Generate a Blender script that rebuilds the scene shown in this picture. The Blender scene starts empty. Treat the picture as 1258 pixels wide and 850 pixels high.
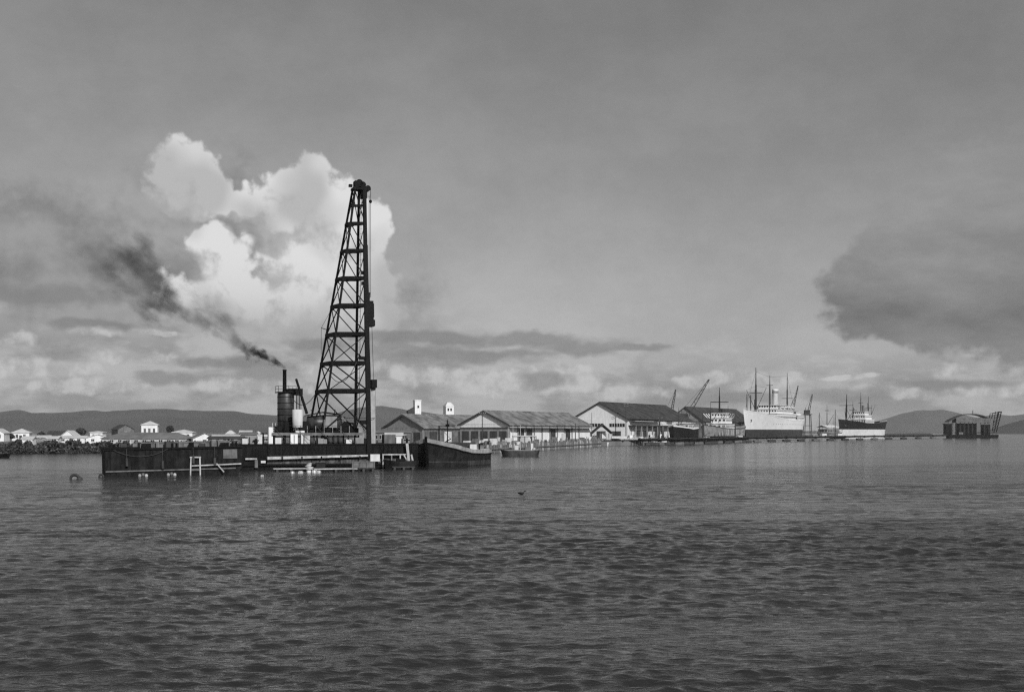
import bpy, math, random
import numpy as np
from mathutils import Vector, Matrix

random.seed(7)
RNG = np.random.default_rng(11)
SC = bpy.context.scene
COL = SC.collection
PI = math.pi

# ------------------------------------------------------------------ camera, sky, sun, exposure
F, HX, HY, CAMH = 1500.0, 629.0, 530.0, 5.0        # focal length in photo pixels, principal column, horizon row, eye height (m)
cam_data = bpy.data.cameras.new("camera")
cam = bpy.data.objects.new("camera", cam_data)
COL.objects.link(cam)
cam_data.sensor_width = 36.0
cam_data.lens = 36.0 * F / 1258.0
cam_data.shift_y = 105.0 / 1258.0
cam_data.clip_start = 0.5
cam_data.clip_end = 60000
cam.location = (0, 0, CAMH)
cam.rotation_euler = (math.radians(90), 0, 0)
SC.camera = cam

SUN_AZ, SUN_EL = math.radians(27), math.radians(29)   # to the right of straight behind the camera
SUN_DIR = Vector((math.sin(SUN_AZ) * math.cos(SUN_EL), -math.cos(SUN_AZ) * math.cos(SUN_EL), math.sin(SUN_EL)))
sun_data = bpy.data.lights.new("sun", 'SUN')
sun_data.energy = 3.3
sun_data.angle = math.radians(0.5)
sun_data.color = (1.0, 1.0, 1.0)                      # black and white photograph
sun = bpy.data.objects.new("sun", sun_data)
COL.objects.link(sun)
sun.rotation_euler = SUN_DIR.to_track_quat('Z', 'Y').to_euler()

SC.view_settings.view_transform = 'Standard'
SC.view_settings.look = 'None'
SC.view_settings.exposure = 0.0
SC.view_settings.gamma = 1.0
SC.view_settings.use_curve_mapping = False
SC.render.engine = 'CYCLES'
SC.render.filter_size = 1.3
SC.cycles.pixel_filter_type = 'BLACKMAN_HARRIS'
SC.cycles.filter_width = 1.3
SC.cycles.use_denoising = False
SC.cycles.max_bounces = 6
SC.cycles.diffuse_bounces = 2
SC.cycles.glossy_bounces = 3
SC.cycles.transmission_bounces = 2
SC.cycles.volume_bounces = 1
SC.cycles.transparent_max_bounces = 8
SC.cycles.caustics_reflective = False
SC.cycles.caustics_refractive = False


class NT:
    """small helper to write node maths"""
    def __init__(self, tree):
        self.t = tree

    def new(self, kind, **kw):
        n = self.t.nodes.new(kind)
        for k, v in kw.items():
            setattr(n, k, v)
        return n

    def put(self, sock, v):
        if hasattr(v, 'is_output'):
            self.t.links.new(v, sock)
        elif v is not None:
            sock.default_value = v

    def m(self, op, a, b=None, c=None, clamp=False):
        n = self.new('ShaderNodeMath', operation=op, use_clamp=clamp)
        for s, v in zip(n.inputs, (a, b, c)):
            self.put(s, v)
        return n.outputs[0]

    def vm(self, op, a, b=None):
        n = self.new('ShaderNodeVectorMath', operation=op)
        self.put(n.inputs[0], a)
        if b is not None:
            self.put(n.inputs[1], b)
        return n.outputs['Value'] if op in ('LENGTH', 'DOT_PRODUCT', 'DISTANCE') else n.outputs[0]

    def noise(self, vec, scale, detail=4, rough=0.55, w=None, dist=0.0, color=False, dim='3D'):
        n = self.new('ShaderNodeTexNoise')
        n.noise_dimensions = dim
        self.put(n.inputs['Vector'], vec)
        n.inputs['Scale'].default_value = scale
        n.inputs['Detail'].default_value = detail
        n.inputs['Roughness'].default_value = rough
        n.inputs['Distortion'].default_value = dist
        return n.outputs['Color' if color else 'Fac']

    def ss(self, v, a, b, lo=0.0, hi=1.0):
        n = self.new('ShaderNodeMapRange', interpolation_type='SMOOTHSTEP')
        self.put(n.inputs['Value'], v)
        self.put(n.inputs['From Min'], a)
        self.put(n.inputs['From Max'], b)
        self.put(n.inputs['To Min'], lo)
        self.put(n.inputs['To Max'], hi)
        return n.outputs[0]

    def lerp(self, f, a, b):
        n = self.new('ShaderNodeMix', data_type='FLOAT')
        self.put(n.inputs[0], f)
        self.put(n.inputs[2], a)
        self.put(n.inputs[3], b)
        return n.outputs[0]

    def xyz(self, x, y, z):
        n = self.new('ShaderNodeCombineXYZ')
        for s, v in zip(n.inputs, (x, y, z)):
            self.put(s, v)
        return n.outputs[0]

    def sep(self, v):
        n = self.new('ShaderNodeSeparateXYZ')
        self.put(n.inputs[0], v)
        return n.outputs


# sky coordinates: azimuth and elevation in tenths of ... (15 units per radian)
def uv(x, y):
    a = math.atan((x - HX) / F)
    e = math.atan((HY - y) / F * math.cos(a))
    return a * 15, e * 15


def blob_group(name, blobs, k=0.12):
    """scalar field of cloud lumps: 1 at a lump's heart, 0 at its rim; blobs are (x, y, rx, ry) read as directions"""
    g = bpy.data.node_groups.new(name, 'ShaderNodeTree')
    g.interface.new_socket('P', in_out='INPUT', socket_type='NodeSocketVector')
    g.interface.new_socket('F', in_out='OUTPUT', socket_type='NodeSocketFloat')
    n = NT(g)
    gi, go = n.new('NodeGroupInput'), n.new('NodeGroupOutput')
    q = gi.outputs[0]
    acc = None
    for (x, y, rx, ry) in blobs:
        u, v = uv(x, y)
        d = n.vm('MULTIPLY', n.vm('SUBTRACT', q, (u, v, 0)), (100 / rx, 100 / ry, 0))
        f = n.m('SUBTRACT', 1.0, n.vm('LENGTH', d))
        acc = f if acc is None else (n.m('SMOOTH_MAX', acc, f, k) if k else n.m('MAXIMUM', acc, f))
    g.links.new(acc, go.inputs[0])
    return g


CUMULUS = [(232, 222, 50, 44), (212, 232, 34, 30), (256, 240, 36, 34), (236, 196, 26, 24),
           (372, 246, 54, 50), (350, 236, 34, 32), (410, 275, 66, 60), (452, 282, 42, 38),
           (392, 325, 78, 60), (448, 338, 48, 44), (432, 380, 72, 40), (312, 248, 32, 24), (338, 266, 36, 30), (270, 308, 42, 36),
           (312, 354, 40, 30), (280, 335, 40, 36), (360, 372, 90, 46), (250, 370, 70, 34), (390, 408, 100, 26)]
VEIL = [(60, 320, 170, 110), (180, 330, 150, 100), (320, 310, 190, 120), (100, 380, 150, 60), (260, 255, 120, 80), (420, 370, 150, 80), (-140, 310, 160, 120)]
DARK = [(290, 445, 52, 12), (250, 448, 40, 8), (395, 424, 70, 12), (110, 398, 70, 8), (60, 365, 90, 20),
        (480, 413, 60, 10), (560, 415, 95, 11), (650, 419, 95, 13), (705, 426, 85, 13), (770, 428, 78, 6), (590, 436, 110, 11), (672, 468, 36, 13), (200, 465, 50, 10),
        (900, 488, 60, 9), (1040, 486, 60, 13), (1170, 470, 90, 8)]
SLAB = [(1085, 350, 74, 54), (1130, 325, 100, 72), (1190, 300, 120, 84), (1210, 385, 150, 46), (1120, 392, 100, 36), (1300, 330, 160, 120), (1170, 255, 90, 40), (1250, 225, 110, 60)]
LOWBRIGHT = [(560, 462, 36, 15), (605, 470, 56, 20), (652, 462, 42, 15), (710, 472, 44, 15), (690, 452, 34, 8), (880, 466, 28, 12), (925, 466, 42, 14), (862, 470, 26, 8), (972, 462, 22, 9),
             (1160, 450, 19, 13), (10, 417, 30, 9), (145, 408, 58, 7), (195, 410, 44, 4), (1090, 482, 70, 9), (1230, 478, 56, 10), (1050, 463, 44, 4),
             (40, 452, 80, 13), (110, 474, 90, 12), (425, 452, 66, 13), (330, 474, 100, 12), (170, 440, 66, 10), (520, 464, 44, 15), (770, 484, 70, 10)]

world = bpy.data.worlds.new("World")
SC.world = world
world.use_nodes = True
wt = world.node_tree
wt.nodes.clear()
W = NT(wt)
sky = W.new('ShaderNodeTexSky', sky_type='NISHITA')
sky.sun_disc = False
sky.sun_elevation = SUN_EL
sky.sun_rotation = math.pi - SUN_AZ
sky.altitude = 0
sky.air_density = 1.0
sky.dust_density = 1.0
sky.ozone_density = 1.0
bw = W.new('ShaderNodeRGBToBW')
wt.links.new(sky.outputs[0], bw.inputs[0])
tc = W.new('ShaderNodeTexCoord')
dx, dy, dz = W.sep(tc.outputs['Generated'])
az = W.m('ARCTAN2', dx, dy)
el = W.m('ARCSINE', dz)
U = W.m('MULTIPLY', az, 15.0)
V = W.m('MULTIPLY', el, 15.0)
Pv = W.xyz(U, V, 0.0)


def field(group, p):
    n = W.new('ShaderNodeGroup')
    n.node_tree = group
    wt.links.new(p, n.inputs[0])
    return n.outputs[0]


def n2(x, y, ox, scale, detail, rough=0.6, color=False):
    return W.noise(W.xyz(W.m('ADD', x, ox) if ox else x, y, 0.0), scale, detail, rough, color=color, dim='2D')


def sv(v, k):
    return W.m('MULTIPLY', v, k)


def jit(n_, amp):
    return W.m('MULTIPLY', W.m('SUBTRACT', n_, 0.5), amp)


SKY_GAIN = 0.81
mot = n2(U, sv(V, 1.6), 23.0, 0.45, 5, 0.68)                 # thin high cloud, barely there
base = W.m('MULTIPLY', W.m('MULTIPLY', W.m('POWER', bw.outputs[0], 0.9), SKY_GAIN), W.ss(mot, 0.25, 0.75, 0.92, 1.08))
# low cloud bank near the horizon, all the way round
bn = n2(sv(U, 0.75), sv(V, 2.0), 7.0, 1.1, 4)
bank_top = W.m('ADD', W.m('ADD', 0.40, sv(n2(U, 0.0, 31.0, 0.22, 1), 1.25)), W.ss(U, -1.5, 2.0, 0.5, 0.0))
bank = W.ss(W.m('ADD', W.m('SUBTRACT', bank_top, V), jit(bn, 1.7)), -0.1, 0.4)
bank_b = W.ss(bn, 0.34, 0.66, 2.3, 4.6)
simple = W.lerp(sv(bank, 0.85), base, bank_b)

# ---- the heaped and layered clouds ahead
wc = n2(U, V, 3.0, 1.5, 3, 0.6, True)
wv3 = W.vm('SUBTRACT', wc, (0.5, 0.5, 0.5))
fine = n2(U, V, 17.0, 2.6, 5, 0.62)
flat = n2(U, sv(V, 2.4), 43.0, 1.6, 4, 0.6)
Pw = W.vm('ADD', Pv, W.vm('MULTIPLY', wv3, (0.62, 0.55, 0)))
Pf = W.vm('ADD', Pv, W.vm('MULTIPLY', wv3, (0.7, 0.2, 0)))

fv = field(blob_group('veil_field', VEIL), Pw)
veil = sv(W.ss(W.m('ADD', fv, jit(fine, 0.9)), -0.1, 0.75), 0.8)
veil_b = W.ss(n2(U, sv(V, 1.4), 57.0, 0.9, 4), 0.3, 0.7, 1.9, 4.0)
veil_b = W.m('MULTIPLY', veil_b, W.ss(U, -5.5, -2.5, 0.78, 1.0))
col = W.lerp(veil, simple, veil_b)

g_cum = blob_group('cumulus_field', CUMULUS)


def cumulus(off):
    p = W.vm('ADD', Pw, (off[0], off[1], 0.0)) if off else Pw
    f = field(g_cum, p)
    nn = fine if not off else n2(W.m('ADD', U, off[0]), W.m('ADD', V, off[1]), 17.0, 2.6, 5, 0.62)
    return W.m('ADD', W.m('MULTIPLY', W.m('MINIMUM', f, 0.55), 1.25), jit(nn, 1.0))


fc = cumulus(None)
fs = cumulus((0.16, 0.22))
cov = W.m('MULTIPLY', W.ss(fc, -0.02, 0.30), W.ss(V, 0.85, 1.7, 0.25, 1.0))
lit = W.ss(W.m('SUBTRACT', fc, fs), -0.42, 0.10)
big = W.ss(n2(U, V, 91.0, 0.85, 2, 0.5), 0.36, 0.60)          # broad light and shade between the billows
low = W.ss(V, 0.9, 2.2)
lum = W.m('MULTIPLY', W.m('MULTIPLY_ADD', lit, 0.75, 0.25), W.m('MULTIPLY', W.m('MULTIPLY_ADD', low, 0.5, 0.5), W.m('MULTIPLY_ADD', big, 0.68, 0.32)))
cb = W.lerp(lum, 3.6, 7.4)
col = W.lerp(cov, col, cb)

fl = W.m('ADD', field(blob_group('low_tufts_field', LOWBRIGHT), Pf), jit(fine, 1.3))
col = W.lerp(sv(W.ss(fl, -0.05, 0.55), 0.8), col, W.ss(fine, 0.35, 0.65, 3.6, 5.8))

fd = W.m('ADD', field(blob_group('streak_field', DARK), Pf), jit(flat, 1.1))
col = W.lerp(sv(W.ss(fd, -0.05, 0.65), 0.7), col, 1.95)
fb = W.m('ADD', field(blob_group('slab_field', SLAB), Pw), W.m('ADD', jit(flat, 0.35), jit(fine, 0.45)))
slab_n = n2(sv(U, 0.7), sv(V, 1.7), 71.0, 1.0, 4)
slab_b = W.m('ADD', W.ss(V, 0.9, 2.4, 1.75, 2.7), jit(slab_n, 2.4))
slab_c = W.m('MULTIPLY', W.ss(fb, -0.06, 0.22), W.ss(V, 1.9, 3.4, 0.95, 0.42))
col = W.lerp(slab_c, col, W.m('MAXIMUM', slab_b, 1.2))

bg = W.new('ShaderNodeBackground')
bg.inputs['Strength'].default_value = 0.1
wt.links.new(col, bg.inputs['Color'])
bg2 = W.new('ShaderNodeBackground')
bg2.inputs['Strength'].default_value = 0.1
wt.links.new(simple, bg2.inputs['Color'])
inside = W.m('MULTIPLY', W.m('LESS_THAN', W.m('ABSOLUTE', U), 11.0), W.m('MULTIPLY', W.m('LESS_THAN', V, 4.6), W.m('GREATER_THAN', V, -0.1)))
mx = W.new('ShaderNodeMixShader')
wt.links.new(inside, mx.inputs[0])
wt.links.new(bg2.outputs[0], mx.inputs[1])
wt.links.new(bg.outputs[0], mx.inputs[2])
wo = W.new('ShaderNodeOutputWorld')
wt.links.new(mx.outputs[0], wo.inputs['Surface'])
world.cycles.sampling_method = 'MANUAL'
world.cycles.sample_map_resolution = 256


# ------------------------------------------------------------------ helpers
def P(x, y, d):
    """the place at depth d metres seen at photo column x, row y"""
    return Vector(((x - HX) / F * d, d, CAMH + (HY - y) / F * d))


def G(x, d, z=0.0):
    return Vector(((x - HX) / F * d, d, z))


def zat(y, d):
    return CAMH + (HY - y) / F * d


class MB:
    def __init__(self):
        self.v, self.f = [], []

    def add(self, vs, fs):
        o = len(self.v)
        self.v += [tuple(v) for v in vs]
        self.f += [tuple(i + o for i in f) for f in fs]
        return self

    def box(self, c, s, rz=0.0):
        x, y, z = s[0] / 2, s[1] / 2, s[2] / 2
        cr, sr = math.cos(rz), math.sin(rz)
        vs = []
        for dz_ in (-z, z):
            for (a, b) in ((-x, -y), (x, -y), (x, y), (-x, y)):
                vs.append((c[0] + a * cr - b * sr, c[1] + a * sr + b * cr, c[2] + dz_))
        return self.add(vs, [(3, 2, 1, 0), (4, 5, 6, 7), (0, 1, 5, 4), (1, 2, 6, 5), (2, 3, 7, 6), (3, 0, 4, 7)])

    def box2(self, x0, x1, y0, y1, z0, z1):
        return self.box(((x0 + x1) / 2, (y0 + y1) / 2, (z0 + z1) / 2), (x1 - x0, y1 - y0, z1 - z0))

    def beam(self, p, q, w, h=None):
        p, q = Vector(p), Vector(q)
        h = h or w
        d = (q - p).normalized()
        up = Vector((0, 0, 1)) if abs(d.z) < 0.95 else Vector((0, 1, 0))
        s = d.cross(up).normalized() * (w / 2)
        u = s.cross(d).normalized() * (h / 2)
        vs = [p - s - u, p + s - u, p + s + u, p - s + u, q - s - u, q + s - u, q + s + u, q - s + u]
        return self.add(vs, [(0, 1, 2, 3), (7, 6, 5, 4), (0, 4, 5, 1), (1, 5, 6, 2), (2, 6, 7, 3), (3, 7, 4, 0)])

    def tube(self, p, q, r0, r1=None, n=10, caps=True):
        p, q = Vector(p), Vector(q)
        r1 = r0 if r1 is None else r1
        d = (q - p).normalized()
        up = Vector((0, 0, 1)) if abs(d.z) < 0.95 else Vector((0, 1, 0))
        s = d.cross(up).normalized()
        u = s.cross(d).normalized()
        vs = []
        for (c, r) in ((p, r0), (q, r1)):
            for i in range(n):
                a = 2 * PI * i / n
                vs.append(c + s * math.cos(a) * r + u * math.sin(a) * r)
        fs = [(i, i + n, (i + 1) % n + n, (i + 1) % n) for i in range(n)]
        if caps:
            fs += [tuple(range(n)), tuple(range(2 * n - 1, n - 1, -1))]
        return self.add(vs, fs)

    def path(self, pts, r, n=6):
        for a, b in zip(pts[:-1], pts[1:]):
            self.tube(a, b, r, r, n)
        return self

    def lathe(self, c, prof, n=20):
        vs = []
        for (r, z) in prof:
            for i in range(n):
                a = 2 * PI * i / n
                vs.append((c[0] + r * math.cos(a), c[1] + r * math.sin(a), c[2] + z))
        fs = []
        for k in range(len(prof) - 1):
            for i in range(n):
                j = (i + 1) % n
                fs.append((k * n + i, k * n + j, (k + 1) * n + j, (k + 1) * n + i))
        fs.append(tuple(range(n - 1, -1, -1)))
        fs.append(tuple((len(prof) - 1) * n + i for i in range(n)))
        return self.add(vs, fs)

    def prism(self, poly, d):
        """polygon of 3D points extruded by vector d"""
        n = len(poly)
        d = Vector(d)
        vs = [Vector(p) for p in poly] + [Vector(p) + d for p in poly]
        return self.add(vs, [tuple(range(n - 1, -1, -1)), tuple(range(n, 2 * n))] + [(i, (i + 1) % n, (i + 1) % n + n, i + n) for i in range(n)])

    def loft(self, rings, closed=True, caps=True):
        n = len(rings[0])
        vs = [v for r in rings for v in r]
        fs = []
        for k in range(len(rings) - 1):
            for i in range(n if closed else n - 1):
                j = (i + 1) % n
                fs.append((k * n + i, k * n + j, (k + 1) * n + j, (k + 1) * n + i))
        if caps:
            fs += [tuple(range(n - 1, -1, -1)), tuple((len(rings) - 1) * n + i for i in range(n))]
        return self.add(vs, fs)

    def build(self, name, m, parent=None, smooth=False, label=None):
        me = bpy.data.meshes.new(name)
        me.from_pydata(self.v, [], self.f)
        me.validate()
        import bmesh as _b
        bm = _b.new()
        bm.from_mesh(me)
        _b.ops.recalc_face_normals(bm, faces=bm.faces)
        bm.to_mesh(me)
        bm.free()
        if smooth:
            for pl in me.polygons:
                pl.use_smooth = len(pl.vertices) <= 4
        me.materials.append(m)
        o = bpy.data.objects.new(name, me)
        COL.objects.link(o)
        if parent:
            o.parent = parent
        if label:
            o['label'] = label
        return o


def tag(o, label, cat, group=None, kind=None):
    if label:
        o['label'] = label
    if cat:
        o['category'] = cat
    if group:
        o['group'] = group
    if kind:
        o['kind'] = kind
    return o


def thing(name, label, cat, loc=(0, 0, 0), rz=0.0, group=None, ry=0.0):
    o = bpy.data.objects.new(name, None)
    o.empty_display_size = 0.5
    COL.objects.link(o)
    o.location = loc
    o.rotation_euler = (0, ry, rz)
    return tag(o, label, cat, group)


def node(name, parent):
    o = bpy.data.objects.new(name, None)
    COL.objects.link(o)
    o.parent = parent
    return o


def share(src, loc, parent=None, rz=0.0, scale=None, rot=None):
    o = src.copy()
    COL.objects.link(o)
    o.location = loc
    o.rotation_euler = rot or (0, 0, rz)
    if scale:
        o.scale = scale
    o.parent = parent or src.parent
    return o


def copy_tree(o, parent=None):
    c = o.copy()
    COL.objects.link(c)
    c.parent = parent
    for ch in list(o.children):
        copy_tree(ch, c)
    return c


_mats = {}


def mat(name, v, var=0.25, scale=1.5, rough=0.7, metal=0.0, streak=0.0, bump=0.0, ribs=None, spec=0.4):
    """grey painted / rusty / weathered surface: v base reflectance, var blotches, streak vertical weather marks, ribs (period, depth) corrugation"""
    if name in _mats:
        return _mats[name]
    m = bpy.data.materials.new(name)
    m.use_nodes = True
    t = m.node_tree
    n = NT(t)
    b = t.nodes['Principled BSDF']
    geo = n.new('ShaderNodeTexCoord')
    p = geo.outputs['Object']
    f = n.noise(p, scale, 6, 0.62)
    val = n.ss(f, 0.3, 0.7, v * (1 - var), v * (1 + var))
    if streak:
        x, y, z = n.sep(p)
        s = n.noise(n.xyz(x, y, n.m('MULTIPLY', z, 0.12)), 2.2, 5, 0.65)
        val = n.m('MULTIPLY', val, n.ss(s, 0.35, 0.62, 1 - streak, 1.0 + 0.25 * streak))
    rgb = n.xyz(val, val, val)
    t.links.new(rgb, b.inputs['Base Color'])
    b.inputs['Roughness'].default_value = rough
    b.inputs['Metallic'].default_value = metal
    b.inputs['Specular IOR Level'].default_value = spec
    h = None
    if ribs:
        x, y, z = n.sep(p)
        axis = {'x': x, 'y': y, 'z': z}[ribs[0]]
        h = n.m('MULTIPLY', n.m('SINE', n.m('MULTIPLY', axis, 2 * PI / ribs[1])), ribs[2])
    if bump:
        hb = n.m('MULTIPLY', n.noise(p, scale * 4, 4, 0.6), bump)
        h = hb if h is None else n.m('ADD', h, hb)
    if h is not None:
        bp = n.new('ShaderNodeBump')
        bp.inputs['Strength'].default_value = 1.0
        bp.inputs['Distance'].default_value = 1.0
        t.links.new(h, bp.inputs['Height'])
        t.links.new(bp.outputs[0], b.inputs['Normal'])
    _mats[name] = m
    return m


M_BLACK = mat('black_iron_paint', 0.013, 0.4, 1.2, 0.6, 0, 0.3, spec=0.2)
M_STEEL = mat('dark_tarred_steel', 0.007, 0.35, 2.0, 0.65, spec=0.1)
M_HULL = mat('tarred_hull', 0.009, 0.5, 0.9, 0.75, 0, 0.6, 0.02, spec=0.12)
M_HULL2 = mat('rusty_dark_hull', 0.045, 0.5, 0.8, 0.7, 0, 0.5, 0.02)
M_BOOT = mat('dark_boot_topping', 0.04, 0.3, 0.3, 0.6)
M_WHITE = mat('white_paint', 0.78, 0.07, 0.6, 0.55, 0, 0.10)
M_WHITEHULL = mat('white_hull_paint', 0.76, 0.06, 0.15, 0.5, 0, 0.12)
M_CREAM = mat('pale_limewash', 0.66, 0.12, 0.5, 0.8, 0, 0.15)
M_GREY = mat('grey_paint', 0.24, 0.25, 0.5, 0.7, 0, 0.2)
M_MID = mat('mid_grey_boards', 0.14, 0.3, 0.7, 0.75, 0, 0.3)
M_DARKG = mat('dark_grey_boards', 0.045, 0.35, 0.7, 0.75, 0, 0.2)
M_PALE = mat('pale_timber', 0.45, 0.3, 1.5, 0.8, 0, 0.2)
M_WOOD = mat('weathered_timber', 0.16, 0.4, 1.5, 0.85, 0, 0.3, 0.02)
M_CONC = mat('pale_concrete', 0.42, 0.2, 0.8, 0.85, 0, 0.2)
M_GLASS = mat('dark_window_glass', 0.02, 0.1, 1.0, 0.12, 0, 0, 0, None, 0.5)
M_ROOFG = mat('grey_iron_roof', 0.17, 0.28, 0.25, 0.6, 0, 0.0, 0.0)
M_ROOFD = mat('dark_slate_roof', 0.055, 0.35, 0.3, 0.7)
M_ROOFW = mat('whitewashed_iron_roof', 0.62, 0.15, 0.4, 0.6)
M_TIN = mat('galvanised_tin', 0.30, 0.3, 1.0, 0.4, 0.3, 0.2)
M_ROPE = mat('hemp_rope', 0.06, 0.2, 4, 0.9)
# ------------------------------------------------------------------ water: one polar sheet, real waves near the eye, finer steps where they show
def build_water():
    ys = np.concatenate([np.arange(905.0, 720.0, -0.62), np.arange(720.0, 560.0, -0.36), np.arange(560.0, 546.0, -0.62)])
    near = np.geomspace(2.0, 7500.0 / (905.0 - 530.0), 14)[:-1]
    far = np.geomspace(7500.0 / 16.0, 9000.0, 46)[1:]
    R = np.concatenate([near, 7500.0 / (ys - 530.0), far])
    fine = np.linspace(-math.radians(31), math.radians(31), 800)
    rest = np.linspace(math.radians(31), 2 * PI - math.radians(31), 62)[1:-1]
    A = np.concatenate([fine, rest])
    rr, aa = np.meshgrid(R, A, indexing='ij')
    X, Y = rr * np.sin(aa), rr * np.cos(aa)
    dr = np.gradient(R)[:, None] * np.ones_like(aa)
    Z = np.zeros_like(X)
    gust = np.zeros_like(X)
    rg = np.random.default_rng(5)
    for i in range(9):
        th = rg.uniform(0, PI)
        k = 2 * PI / rg.uniform(9, 45)
        gust += np.sin(k * (X * math.cos(th) * 0.35 + Y * math.sin(th)) + rg.uniform(0, 6.28))
    gust = np.clip(0.97 + 0.13 * gust, 0.4, 1.6)
    rows, cols = X.shape
    nc = len(fine)
    Xf, Yf, Df = X[:, :nc], Y[:, :nc], dr[:, :nc]
    Zf = np.zeros_like(Xf)
    SX, SY = np.zeros_like(Xf), np.zeros_like(Xf)
    lams = np.geomspace(0.34, 7.0, 84)
    for lam in lams:
        th = PI / 2 + 0.20 + rg.normal(0, 0.58)
        k = 2 * PI / lam
        kx, ky = k * math.cos(th), k * math.sin(th)
        st = 0.033 if lam < 0.8 else (0.026 if lam < 1.7 else (0.013 if lam < 3 else 0.007))
        a = st / k * rg.uniform(0.6, 1.4)
        fade = np.clip((lam / np.maximum(Df, 1e-3) - 1.8) / 1.6, 0, 1)
        ph = kx * Xf + ky * Yf + rg.uniform(0, 6.28)
        c, s = np.cos(ph), np.sin(ph)
        af = a * fade
        Zf += af * (s + 0.18 * (1 - 2 * c * c) * (-1))
        SX += af * c * math.cos(th) * 0.35
        SY += af * c * math.sin(th) * 0.35
    g = gust[:, :nc]
    Z[:, :nc] = Zf * g
    X[:, :nc] += SX * g
    Y[:, :nc] += SY * g
    co = np.stack([X, Y, Z], -1).reshape(-1, 3)
    idx = np.arange(rows * cols).reshape(rows, cols)
    nxt = np.roll(idx, -1, axis=1)
    q = np.stack([idx[:-1], idx[1:], nxt[1:], nxt[:-1]], -1).reshape(-1, 4)
    me = bpy.data.meshes.new('water')
    # middle cap
    co = np.vstack([co, [[0, 0, 0]]])
    ci = rows * cols
    tri = np.stack([np.full(cols, ci), idx[0], nxt[0]], -1)
    nq, ntri = len(q), len(tri)
    me.vertices.add(len(co))
    me.vertices.foreach_set('co', co.astype(np.float32).ravel())
    me.loops.add(nq * 4 + ntri * 3)
    me.loops.foreach_set('vertex_index', np.concatenate([q.ravel(), tri.ravel()]).astype(np.int32))
    me.polygons.add(nq + ntri)
    st_ = np.concatenate([np.arange(nq) * 4, nq * 4 + np.arange(ntri) * 3]).astype(np.int32)
    me.polygons.foreach_set('loop_start', st_)
    me.polygons.foreach_set('use_smooth', np.ones(nq + ntri, dtype=bool))
    me.update(calc_edges=True)
    me.validate()
    o = bpy.data.objects.new('water', me)
    COL.objects.link(o)
    tag(o, 'rippled grey harbour water filling the lower half', None, None, 'structure')

    m = bpy.data.materials.new('harbour_water')
    m.use_nodes = True
    t = m.node_tree
    n = NT(t)
    b = t.nodes['Principled BSDF']
    b.inputs['Base Color'].default_value = (0.026, 0.026, 0.026, 1)
    b.inputs['IOR'].default_value = 1.33
    b.inputs['Specular IOR Level'].default_value = 0.5
    pos = n.new('ShaderNodeNewGeometry').outputs['Position']
    x, y, z = n.sep(pos)
    dist = n.vm('LENGTH', pos)
    # wind-roughened water inside, sheltered water along the quays
    edge = n.noise(n.xyz(n.m('MULTIPLY', x, 0.3), y, 0.0), 0.035, 5, 0.65)
    line = n.m('ADD', n.m('SUBTRACT', y, n.m('MULTIPLY', n.m('MAXIMUM', x, 0.0), 0.55)), n.m('MULTIPLY', n.m('SUBTRACT', edge, 0.5), 110))
    calm = n.ss(line, 128, 172)
    pat = n.noise(n.xyz(n.m('MULTIPLY', x, 0.35), y, 0.0), 0.05, 5, 0.6)
    ruf = n.m('ADD', n.lerp(calm, n.ss(dist, 30, 150, 0.03, 0.09), 0.12), n.ss(pat, 0.4, 0.7, 0.0, 0.03))
    t.links.new(ruf, b.inputs['Roughness'])
    # small ripples
    v1 = n.xyz(n.m('MULTIPLY', x, 0.55), y, 0.0)
    r1 = n.noise(v1, 3.2, 5, 0.6, dist=0.4)
    r2 = n.noise(n.xyz(n.m('MULTIPLY', x, 0.30), y, 4.0), 0.6, 4, 0.62, dist=0.3)
    r3 = n.noise(n.xyz(n.m('MULTIPLY', x, 0.6), y, 9.0), 9.0, 3, 0.55)
    h = n.m('ADD', n.m('MULTIPLY', r1, 0.085), n.m('MULTIPLY', r2, n.ss(dist, 35, 120, 0.08, 0.62)))
    h = n.m('ADD', h, n.m('MULTIPLY', r3, 0.012))
    h = n.m('MULTIPLY', h, n.lerp(calm, 1.0, 0.2))
    h = n.m('MULTIPLY', h, n.ss(pat, 0.3, 0.7, 0.75, 1.25))
    bp = n.new('ShaderNodeBump')
    bp.inputs['Strength'].default_value = 1.0
    bp.inputs['Distance'].default_value = 1.0
    t.links.new(h, bp.inputs['Height'])
    t.links.new(bp.outputs[0], b.inputs['Normal'])
    me.materials.append(m)
    return o


build_water()


# ------------------------------------------------------------------ land, hills
def foliage_mat(name, v):
    if name in _mats:
        return _mats[name]
    m = bpy.data.materials.new(name)
    m.use_nodes = True
    t = m.node_tree
    n = NT(t)
    b = t.nodes['Principled BSDF']
    g = n.new('ShaderNodeNewGeometry')
    r = g.outputs['Random Per Island']
    val = n.ss(r, 0, 1, v * 0.6, v * 1.6)
    t.links.new(n.xyz(val, val, val), b.inputs['Base Color'])
    b.inputs['Roughness'].default_value = 0.7
    b.inputs['Specular IOR Level'].default_value = 0.2
    _mats[name] = m
    return m


M_LAND = mat('trodden_earth', 0.17, 0.35, 0.08, 0.95)
M_HILL = mat('wooded_hillside', 0.05, 0.3, 0.004, 0.95)
M_LEAF = foliage_mat('dark_leaves', 0.055)
M_LEAF2 = foliage_mat('mid_leaves', 0.085)

# the quay edge, from the far left along the town shore, past the sheds and away along the ships
EDGE = [(-420, 300), (-130, 284), (-118, 279), (-90, 288), (-40, 292), (-6, 285), (2, 300), (7, 326), (30, 417), (40, 440), (58, 472), (86, 535), (92, 560), (96, 640), (118, 690), (172, 800), (262, 1000), (330, 1250)]


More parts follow.
